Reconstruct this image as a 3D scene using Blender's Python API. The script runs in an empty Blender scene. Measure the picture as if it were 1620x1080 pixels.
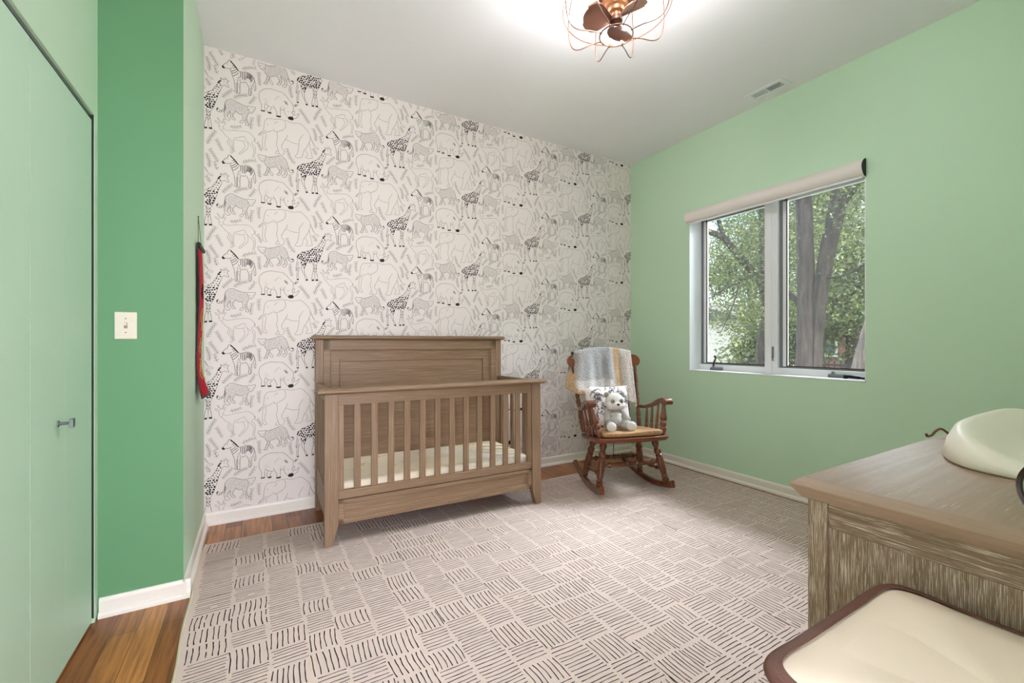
import bpy, bmesh, math, random
from mathutils import Vector, Matrix, noise as mnoise
R = math.radians
sc = bpy.context.scene
col = sc.collection

# ------------------------------------------------------------------ camera, sky, sun, exposure
CAMZ = 1.15
cd = bpy.data.cameras.new('camera'); cam = bpy.data.objects.new('camera', cd); col.objects.link(cam)
cd.sensor_width = 36; cd.lens = 15.296; cd.clip_start = 0.03; cd.clip_end = 300
cam.location = (0, 0, CAMZ); cam.rotation_euler = (R(90), 0, R(-30.358))
sc.camera = cam
sc.view_settings.view_transform = 'Standard'; sc.view_settings.look = 'None'
sc.view_settings.gamma = 1; sc.view_settings.use_curve_mapping = False
sc.view_settings.exposure = 1.17
sc.cycles.max_bounces = 10; sc.cycles.diffuse_bounces = 6; sc.cycles.transparent_max_bounces = 24
sc.cycles.use_denoising = True; sc.cycles.sample_clamp_indirect = 6

world = bpy.data.worlds.new('sky'); sc.world = world; world.use_nodes = True
wn = world.node_tree; wn.nodes.clear()
wo = wn.nodes.new('ShaderNodeOutputWorld'); wb = wn.nodes.new('ShaderNodeBackground')
sky = wn.nodes.new('ShaderNodeTexSky'); sky.sky_type = 'NISHITA'; sky.sun_disc = False
sky.sun_elevation = R(52); sky.sun_rotation = R(200); sky.air_density = 1.2; sky.dust_density = 2.0
wb.inputs['Strength'].default_value = 0.42
wn.links.new(sky.outputs[0], wb.inputs[0]); wn.links.new(wb.outputs[0], wo.inputs[0])

sd = bpy.data.lights.new('sun', 'SUN'); sd.energy = 5.6; sd.angle = R(0.6); sd.color = (1.0, 0.95, 0.86)
sun = bpy.data.objects.new('sun', sd); col.objects.link(sun)
sun.rotation_euler = Vector((-0.15, -0.55, -0.8)).to_track_quat('-Z', 'Y').to_euler()

# added unseen fill light in the hall behind the camera, shining through the doorway
hd = bpy.data.lights.new('hall_fill', 'AREA'); hd.shape = 'RECTANGLE'; hd.size = 1.0; hd.size_y = 1.9; hd.energy = 45; hd.color = (0.98, 1.0, 1.14)
hl = bpy.data.objects.new('hall_fill', hd); col.objects.link(hl); hl.location = (0.05, -2.02, 1.35); hl.rotation_euler = (R(90), 0, 0)
# added area light standing in for sky, unseen above the window outside
ad = bpy.data.lights.new('window_fill', 'AREA'); ad.shape = 'RECTANGLE'; ad.size = 2.6; ad.size_y = 2.2; ad.energy = 960; ad.color = (0.95, 1.03, 1.16)
al = bpy.data.objects.new('window_fill', ad); col.objects.link(al); al.location = (5.6, 1.9, 4.3)
al.rotation_euler = (Vector((3.5, 1.95, 1.6)) - Vector(al.location)).to_track_quat('-Z', 'Y').to_euler()
BULB = 96.0          # radiance of the lamp bulbs

# ------------------------------------------------------------------ helpers
def lin(c):
    c = c / 255.0
    return c / 12.92 if c <= 0.04045 else ((c + 0.055) / 1.055) ** 2.4
def rgb(r, g, b): return (lin(r), lin(g), lin(b), 1)

def newmat(name):
    m = bpy.data.materials.new(name); m.use_nodes = True
    nt = m.node_tree; b = nt.nodes['Principled BSDF']
    return m, nt, b
def node(nt, t, **kw):
    n = nt.nodes.new(t)
    for k, v in kw.items():
        if hasattr(n, k): setattr(n, k, v)
        else: n.inputs[k].default_value = v
    return n
def mixc(nt, fac, a, b, mode='MIX'):
    n = nt.nodes.new('ShaderNodeMix'); n.data_type = 'RGBA'; n.blend_type = mode
    for sock, v in ((n.inputs[0], fac), (n.inputs[6], a), (n.inputs[7], b)):
        if hasattr(v, 'is_linked') or isinstance(v, bpy.types.NodeSocket): nt.links.new(v, sock)
        else: sock.default_value = v
    return n.outputs[2]
def ramp(nt, src, stops):
    n = nt.nodes.new('ShaderNodeValToRGB'); e = n.color_ramp.elements
    while len(e) < len(stops): e.new(0.5)
    for el, (p, c) in zip(e, stops):
        el.position = p; el.color = c if len(c) == 4 else (*c, 1)
    nt.links.new(src, n.inputs[0]); return n.outputs[0]
def mapped(nt, scale=(1, 1, 1), coord='Object', rot=(0, 0, 0)):
    tc = nt.nodes.new('ShaderNodeTexCoord'); mp = nt.nodes.new('ShaderNodeMapping')
    mp.inputs['Scale'].default_value = scale; mp.inputs['Rotation'].default_value = rot
    nt.links.new(tc.outputs[coord], mp.inputs['Vector']); return mp.outputs[0]
def tnoise(nt, vec, scale, detail=4, rough=0.55, dist=0.0):
    n = nt.nodes.new('ShaderNodeTexNoise'); n.inputs['Scale'].default_value = scale
    n.inputs['Detail'].default_value = detail; n.inputs['Roughness'].default_value = rough
    n.inputs['Distortion'].default_value = dist
    if vec is not None: nt.links.new(vec, n.inputs['Vector'])
    return n.outputs['Fac']
def bump(nt, b, h, strength=0.2, dist=0.002):
    n = nt.nodes.new('ShaderNodeBump'); n.inputs['Strength'].default_value = strength
    n.inputs['Distance'].default_value = dist
    nt.links.new(h, n.inputs['Height']); nt.links.new(n.outputs[0], b.inputs['Normal'])

def plain(name, c, rough=0.5, metal=0.0, nscale=60, nstr=0.05, var=0.06, spec=0.5):
    m, nt, b = newmat(name)
    v = mapped(nt); f = tnoise(nt, v, nscale, 3)
    c2 = tuple(min(1, x * (1 + var)) for x in c[:3]) + (1,); c1 = tuple(x * (1 - var) for x in c[:3]) + (1,)
    nt.links.new(mixc(nt, f, c1, c2), b.inputs['Base Color'])
    b.inputs['Roughness'].default_value = rough; b.inputs['Metallic'].default_value = metal
    b.inputs['Specular IOR Level'].default_value = spec
    if nstr: bump(nt, b, f, nstr, 0.002)
    return m

def wood(name, base, streak, dark, axis='X', amt=(0.48, 0.72), rough=0.5, fine=1.0, coat=0.0, knots=0.5):
    m, nt, b = newmat(name)
    lo, hi = 3.0 * fine, 150.0 * fine
    s = {'X': (lo, hi, hi), 'Y': (hi, lo, hi), 'Z': (hi, hi, lo)}[axis]
    v = mapped(nt, s)
    g = tnoise(nt, v, 1.6, 7, 0.62, 0.25)
    s2 = tuple(x * 0.12 for x in s)
    v2 = mapped(nt, s2)
    g2 = tnoise(nt, v2, 1.2, 4, 0.6, knots)
    c = mixc(nt, ramp(nt, g2, [(0.35, (0, 0, 0)), (0.65, (1, 1, 1))]), dark, base)
    c = mixc(nt, ramp(nt, g, [(amt[0], (0, 0, 0)), (amt[1], (1, 1, 1))]), c, streak)
    nt.links.new(c, b.inputs['Base Color'])
    b.inputs['Roughness'].default_value = rough; b.inputs['Coat Weight'].default_value = coat
    b.inputs['Coat Roughness'].default_value = 0.15
    bump(nt, b, g, 0.18, 0.0015)
    return m

class MB:
    def __init__(self): self.v = []; self.f = []; self.m = []; self.s = []
    def add(self, vs, fs, mi=0, sm=False):
        o = len(self.v); self.v.extend([tuple(p) for p in vs])
        for f in fs: self.f.append([i + o for i in f]); self.m.append(mi); self.s.append(sm)
        return self
    def box(self, x0, x1, y0, y1, z0, z1, mi=0, M=None):
        vs = [(x, y, z) for z in (z0, z1) for y in (y0, y1) for x in (x0, x1)]
        if M is not None: vs = [M @ Vector(p) for p in vs]
        return self.add(vs, [(0, 2, 3, 1), (4, 5, 7, 6), (0, 1, 5, 4), (2, 6, 7, 3), (0, 4, 6, 2), (1, 3, 7, 5)], mi)
    def rings(self, rs, cap0=True, cap1=True, closed=True, mi=0, sm=True, loop=False):
        n = len(rs[0]); vs = [p for r in rs for p in r]; fs = []
        k = len(rs)
        for i in range(k if loop else k - 1):
            a = i * n; b = ((i + 1) % k) * n
            for j in range(n if closed else n - 1):
                jj = (j + 1) % n
                fs.append((a + j, a + jj, b + jj, b + j))
        if cap0 and not loop: fs.append(tuple(reversed(range(n))))
        if cap1 and not loop: fs.append(tuple(range((k - 1) * n, k * n)))
        return self.add(vs, fs, mi, sm)
    def lathe(self, prof, n=24, M=None, mi=0, caps=True):
        rs = []
        for r, z in prof:
            ring = [Vector((r * math.cos(2 * math.pi * j / n), r * math.sin(2 * math.pi * j / n), z)) for j in range(n)]
            rs.append([M @ p for p in ring] if M is not None else ring)
        return self.rings(rs, caps, caps, True, mi)
    def turned(self, p0, p1, prof, n=14, mi=0):
        p0 = Vector(p0); p1 = Vector(p1); d = p1 - p0; L = d.length
        q = d.to_track_quat('Z', 'X').to_matrix().to_4x4(); M = Matrix.Translation(p0) @ q
        return self.lathe([(r, t * L) for t, r in prof], n, M, mi)
    def tube(self, pts, r, n=8, closed=False, mi=0, caps=True):
        pts = [Vector(p) for p in pts]; k = len(pts); rs = []
        up = None
        for i, p in enumerate(pts):
            if closed: t = pts[(i + 1) % k] - pts[i - 1]
            else: t = pts[min(i + 1, k - 1)] - pts[max(i - 1, 0)]
            t.normalize()
            if up is None:
                up = Vector((0, 0, 1)) if abs(t.z) < 0.9 else Vector((1, 0, 0))
            s = t.cross(up)
            if s.length < 1e-6: s = t.cross(Vector((0, 1, 0)))
            s.normalize(); u2 = s.cross(t); up = u2
            rr = r[i] if isinstance(r, (list, tuple)) else r
            rs.append([p + rr * (math.cos(2 * math.pi * j / n) * s + math.sin(2 * math.pi * j / n) * u2) for j in range(n)])
        return self.rings(rs, caps, caps, True, mi, True, closed)
    def prism(self, poly, a, b, fn, mi=0, sm=False):
        """poly 2D, fn(u,v,w) -> 3D; extruded from w=a to w=b"""
        n = len(poly)
        vs = [fn(u, v, a) for u, v in poly] + [fn(u, v, b) for u, v in poly]
        fs = [tuple(reversed(range(n))), tuple(range(n, 2 * n))]
        fs += [(i, (i + 1) % n, n + (i + 1) % n, n + i) for i in range(n)]
        return self.add(vs, fs, mi, sm)
    def ellipsoid(self, c, r, n=20, k=12, M=None, mi=0):
        c = Vector(c); vs = []; fs = []
        rs = []
        for i in range(1, k):
            th = math.pi * i / k
            rs.append([Vector((r[0] * math.sin(th) * math.cos(2 * math.pi * j / n), r[1] * math.sin(th) * math.sin(2 * math.pi * j / n), -r[2] * math.cos(th))) for j in range(n)])
        vs = [p for q in rs for p in q] + [Vector((0, 0, -r[2])), Vector((0, 0, r[2]))]
        for i in range(k - 2):
            for j in range(n):
                jj = (j + 1) % n; fs.append((i * n + j, i * n + jj, (i + 1) * n + jj, (i + 1) * n + j))
        t = (k - 1) * n
        for j in range(n):
            jj = (j + 1) % n; fs.append((t, jj, j)); fs.append((t + 1, (k - 2) * n + j, (k - 2) * n + jj))
        if M is not None: vs = [M @ p for p in vs]
        return self.add([p + c for p in vs], fs, mi, True)
    def grid(self, nu, nv, fn, mi=0, sm=True):
        vs = [fn(i / (nu - 1), j / (nv - 1)) for j in range(nv) for i in range(nu)]
        fs = [(j * nu + i, j * nu + i + 1, (j + 1) * nu + i + 1, (j + 1) * nu + i) for j in range(nv - 1) for i in range(nu - 1)]
        return self.add(vs, fs, mi, sm)
    def build(self, name, mats, parent=None, bevel=0.0, segs=2, fix=True, angle=40):
        me = bpy.data.meshes.new(name); me.from_pydata(self.v, [], self.f)
        if not isinstance(mats, (list, tuple)): mats = [mats]
        for m in mats: me.materials.append(m)
        me.polygons.foreach_set('material_index', self.m)
        if fix:
            bm = bmesh.new(); bm.from_mesh(me); bmesh.ops.recalc_face_normals(bm, faces=bm.faces); bm.to_mesh(me); bm.free()
        me.polygons.foreach_set('use_smooth', self.s if not bevel else [True] * len(self.f))
        if any(self.s) or bevel: me.set_sharp_from_angle(angle=R(angle))
        me.update()
        o = bpy.data.objects.new(name, me); col.objects.link(o)
        if parent is not None: o.parent = parent
        if bevel:
            b = o.modifiers.new('bevel', 'BEVEL'); b.width = bevel; b.segments = segs; b.limit_method = 'ANGLE'; b.angle_limit = R(35)
            b.harden_normals = True
        return o

def tag(o, label=None, cat=None, group=None, kind=None):
    if label: o['label'] = label
    if cat: o['category'] = cat
    if group: o['group'] = group
    if kind: o['kind'] = kind
    return o
def thing(name, label, cat, loc=(0, 0, 0), rz=0.0, group=None, kind=None):
    o = bpy.data.objects.new(name, None); col.objects.link(o)
    o.empty_display_size = 0.05; o.location = loc; o.rotation_euler = (0, 0, rz)
    return tag(o, label, cat, group, kind)
def struct(o): o['kind'] = 'structure'; return o
def catmull(pts, n=4, closed=False):
    P = [Vector(p) for p in pts]; k = len(P)
    if k < 3 and not closed: return P
    out = []
    for i in range(k if closed else k - 1):
        if closed: p0, p1, p2, p3 = P[i - 1], P[i], P[(i + 1) % k], P[(i + 2) % k]
        else: p0, p1, p2, p3 = P[max(i - 1, 0)], P[i], P[i + 1], P[min(i + 2, k - 1)]
        for j in range(n):
            t = j / n
            out.append(0.5 * ((2 * p1) + (p2 - p0) * t + (2 * p0 - 5 * p1 + 4 * p2 - p3) * t * t + (3 * p1 - p0 - 3 * p2 + p3) * t ** 3))
    if not closed: out.append(P[-1])
    return out
def inpoly(x, y, poly):
    c = False; n = len(poly); j = n - 1
    for i in range(n):
        xi, yi = poly[i]; xj, yj = poly[j]
        if (yi > y) != (yj > y) and x < (xj - xi) * (y - yi) / (yj - yi) + xi: c = not c
        j = i
    return c

# ------------------------------------------------------------------ materials
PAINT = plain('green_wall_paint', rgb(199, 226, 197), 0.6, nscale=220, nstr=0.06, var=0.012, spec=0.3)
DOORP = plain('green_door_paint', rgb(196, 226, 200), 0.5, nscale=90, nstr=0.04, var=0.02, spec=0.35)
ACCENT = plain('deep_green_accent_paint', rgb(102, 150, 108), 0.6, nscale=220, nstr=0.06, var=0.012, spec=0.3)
CEIL = plain('ceiling_paint', rgb(240, 238, 240), 0.8, nscale=200, nstr=0.05, var=0.01, spec=0.2)
TRIMW = plain('white_trim_paint', rgb(240, 232, 222), 0.35, nscale=40, nstr=0.03, var=0.02)
VINYL = plain('white_window_vinyl', rgb(238, 238, 240), 0.35, nscale=50, nstr=0.02, var=0.015)
PAPER = plain('wallpaper_ground', rgb(236, 226, 220), 0.75, nscale=400, nstr=0.04, var=0.01, spec=0.2)
INK_D = plain('wallpaper_ink_dark', rgb(40, 30, 36), 0.8, nstr=0)
INK_M = plain('wallpaper_ink_mid', rgb(96, 84, 84), 0.8, nstr=0)
INK_L = plain('wallpaper_ink_light', rgb(120, 104, 100), 0.8, nstr=0)
DARK = plain('painted_gap_shade', rgb(30, 34, 32), 0.7, nstr=0)  # dark colour that stands for the shade inside gaps
GREYP = plain('grey_plastic', rgb(118, 124, 126), 0.4)
BLACK = plain('black_plastic', rgb(12, 12, 13), 0.5, spec=0.3)
BRONZE = plain('dark_bronze', rgb(74, 46, 36), 0.35, 0.6)
STEEL = plain('brushed_steel', rgb(130, 136, 138), 0.35, 0.9)
IVORY = plain('ivory_plastic', rgb(222, 212, 192), 0.35, nstr=0.0)

def floor_mat():
    m, nt, b = newmat('oak_plank_floor')
    v = mapped(nt, (1, 1, 1), 'Object', (0, 0, R(90)))
    br = nt.nodes.new('ShaderNodeTexBrick'); nt.links.new(v, br.inputs['Vector'])
    br.offset = 0.37; br.inputs['Scale'].default_value = 1.0
    br.inputs['Brick Width'].default_value = 0.95; br.inputs['Row Height'].default_value = 0.083
    br.inputs['Mortar Size'].default_value = 0.0009; br.inputs['Bias'].default_value = 0.0
    br.inputs['Color1'].default_value = rgb(140, 78, 36); br.inputs['Color2'].default_value = rgb(200, 134, 74)
    br.inputs['Mortar'].default_value = rgb(60, 30, 14)
    g = tnoise(nt, mapped(nt, (38, 2.0, 1)), 1.5, 7, 0.6, 0.6)
    c = mixc(nt, ramp(nt, g, [(0.36, (0.42, 0.36, 0.32)), (0.62, (1, 1, 1))]), (0, 0, 0, 1), br.outputs['Color'])
    c2 = mixc(nt, 1.0, br.outputs['Color'], ramp(nt, g, [(0.34, (0.48, 0.42, 0.38)), (0.60, (1.0, 1.0, 1.0))]), 'MULTIPLY')
    nt.links.new(c2, b.inputs['Base Color']); b.inputs['Roughness'].default_value = 0.32
    bump(nt, b, br.outputs['Fac'], -0.3, 0.001)
    return m
FLOORM = floor_mat()

OB, OS, OD = rgb(142, 112, 86), rgb(166, 140, 114), rgb(126, 97, 72)
CRX = wood('washed_oak_along_x', OB, OS, OD, 'X'); CRY = wood('washed_oak_along_y', OB, OS, OD, 'Y'); CRZ = wood('washed_oak_upright', OB, OS, OD, 'Z')
DB, DS, DD = rgb(136, 112, 88), rgb(204, 188, 170), rgb(116, 92, 68)
DRX = wood('cerused_oak_along_x', rgb(160, 133, 110), rgb(198, 178, 158), rgb(148, 121, 97), 'X', (0.60, 0.70), 0.44, 2.6)
DRE = wood('cerused_oak_edge', rgb(160, 133, 110), rgb(192, 170, 148), rgb(146, 119, 95), 'Y', (0.62, 0.74), 0.42, 2.6)
DRY = wood('cerused_oak_along_y', DB, DS, DD, 'Y', (0.55, 0.61), 0.45, 3.8)
DRZ = wood('cerused_oak_upright', DB, DS, DD, 'Z', (0.52, 0.58), 0.5, 4.2)
CHW = wood('red_brown_maple', rgb(118, 57, 26), rgb(146, 82, 42), rgb(80, 37, 16), 'Z', (0.5, 0.75), 0.28, 0.5, 0.5)
CHX = wood('red_brown_maple_across', rgb(118, 57, 26), rgb(146, 82, 42), rgb(80, 37, 16), 'X', (0.5, 0.75), 0.28, 0.5, 0.5)

# ------------------------------------------------------------------ room shell
XL, XC, XR, YB, YJ, YN, H = -0.2865, -0.575, 3.389, 3.3132, 2.443, -0.14, 2.999
WY0, WY1, WZ0, WZ1 = 1.268, 2.598, 0.886, 2.322      # window opening in the right wall
o = MB().box(XC - 0.9, XR + 0.24, YN - 0.12, YB + 0.12, -0.12, 0).build('floor', FLOORM); struct(o)
o = MB().box(XC - 0.9, XR + 0.24, YN - 0.12, YB + 0.12, H, H + 0.14).build('ceiling', CEIL); struct(o)
DA, DB2, DH = -0.46, 0.50, 2.10                     # open doorway the camera stands in
o = MB().box(XC - 0.12, DA, YN - 0.12, YN, 0, H).box(DB2, XR + 0.24, YN - 0.12, YN, 0, H).box(DA, DB2, YN - 0.12, YN, DH, H).build('wall_near', PAINT); struct(o)
o = MB().box(DA - 0.22, DA - 0.12, -2.2, YN - 0.12, 0, 2.6).box(DB2 + 0.12, DB2 + 0.22, -2.2, YN - 0.12, 0, 2.6).box(DA - .22, DB2 + .22, -2.2, -2.1, 0, 2.6).build('wall_hall', CEIL); struct(o)
struct(MB().box(DA - .22, DB2 + .22, -2.2, YN - .12, 2.6, 2.7).build('ceiling_hall', CEIL)); struct(MB().box(DA - .22, DB2 + .22, -2.2, YN - .12, -.12, 0).build('floor_hall', FLOORM))
w = MB(); X2 = XR + 0.235
w.box(XR, X2, YN, WY0, 0, H).box(XR, X2, WY1, YB, 0, H).box(XR, X2, WY0, WY1, 0, WZ0).box(XR, X2, WY0, WY1, WZ1, H)
struct(w.build('wall_right', PAINT))
struct(MB().box(XL - 0.12, XL, YJ, YB, 0, H).build('wall_left', PAINT))
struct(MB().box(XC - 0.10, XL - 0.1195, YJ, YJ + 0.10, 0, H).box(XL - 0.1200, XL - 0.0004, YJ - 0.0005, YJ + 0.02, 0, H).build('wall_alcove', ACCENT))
CY0, CY1, CZ = 0.66, 2.40, 2.075                    # closet opening
w = MB().box(XC - 0.10, XC, CY1, YJ, 0, H).box(XC - 0.10, XC, YN, CY0, 0, H).box(XC - 0.10, XC, CY0, CY1, CZ, H)
struct(w.build('wall_closet', PAINT))
o = MB().box(XC - 0.80, XC - 0.10, CY0 - .1, CY1 + .04, 0.0, 0.02).box(XC - 0.82, XC - 0.80, CY0 - .1, CY1 + .04, 0, 2.3).box(XC - .8, XC - .1, CY1, CY1 + .02, 0, 2.3).box(XC - .8, XC - .1, CY0 - .02, CY0, 0, 2.3).build('wall_closet_inside', PAINT); struct(o)

# closet bifold doors
d1 = thing('door_1', None, None, (0, 0, 0)); struct(d1)
DX = XC - 0.006; DX_B = DX - 0.001
MB().box(XC - 0.098, XC - 0.0015, CY1 - 0.0018, CY1 - 0.0004, 0.02, CZ).build('jamb_shade', DARK, d1); MB().box(DX_B - .034, DX_B - .030, CY0, CY1 - .01, 0.03, 2.04).build('door_shade_backing', DARK, d1)  # dark lining and backing sheet, painted shade for the gaps around the leaves
lw = 0.279
for i in range(6):
    y1 = CY1 - 0.008 - i * lw - (0.0022 if i % 2 == 0 else 0.0005)
    y0 = CY1 - 0.008 - (i + 1) * lw + (0.0022 if i % 2 else 0.0005)
    MB().box(DX - 0.032, DX, y0, y1, 0.012, 2.050).build('door_leaf', DOORP, d1)
    if i % 2 and i < 5: MB().box(DX - 0.03, DX - 0.0012, y0 - 0.0024, y0 + 0.0001, 0.014, 2.048).build('gap_shade', DARK, d1)  # dark strip painting the shade in the seam between leaf pairs
k = MB(); Mk = Matrix.Translation((DX, 2.042, 0.872)) @ Matrix.Rotation(R(90), 4, 'Y')
k.lathe([(0.011, 0), (0.011, 0.003), (0.0055, 0.006), (0.005, 0.028), (0.006, 0.03)], 16, Mk)
k.box(DX + 0.030, DX + 0.041, 2.031, 2.053, 0.857, 0.887)
k.build('door_knob', STEEL, d1, bevel=0.002)
tr = MB().box(DX - 0.035, DX - 0.004, CY0, CY1, 2.062, CZ).build('trim_1', STEEL); struct(tr)
tr = MB().box(DX - 0.04, DX - 0.034, CY0, CY1, 2.045, 2.066).build('track_gap_shade', DARK); struct(tr)  # dark strip painted in as shade of the gap above the leaves

# baseboards: extruded profile (distance from wall, height)
BP = [(0, 0.078), (0.006, 0.078), (0.010, 0.072), (0.012, 0.064), (0.012, 0.024), (0.020, 0.021), (0.026, 0.012), (0.027, 0.0), (0, 0)]
def baseboard(name, a, b, nrm):
    a = Vector(a); b = Vector(b); nrm = Vector(nrm); L = (b - a)
    m = MB().prism(BP, 0, 1, lambda u, v, w: (a.x + nrm.x * (u - 0.0005) + L.x * w, a.y + nrm.y * (u - 0.0005) + L.y * w, v + 0.0004))
    return struct(m.build(name, TRIMW))
baseboard('baseboard_back', (XL, YB), (XR, YB), (0, -1))
baseboard('baseboard_right', (XR, YN), (XR, YB), (-1, 0))
baseboard('baseboard_left', (XL, YJ - 0.027), (XL, YB), (1, 0))
baseboard('baseboard_alcove', (XC + 0.006, YJ), (XL + 0.027, YJ), (0, -1))
baseboard('baseboard_near', (DB2 + .06, YN), (XR, YN), (0, 1))
w = MB().box(DA - .06, DA, YN - .0005, YN + .015, 0, DH + .06).box(DB2, DB2 + .06, YN - .0005, YN + .015, 0, DH + .06).box(DA, DB2, YN - .0005, YN + .015, DH, DH + .06); struct(w.build('trim_3', TRIMW))

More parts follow.
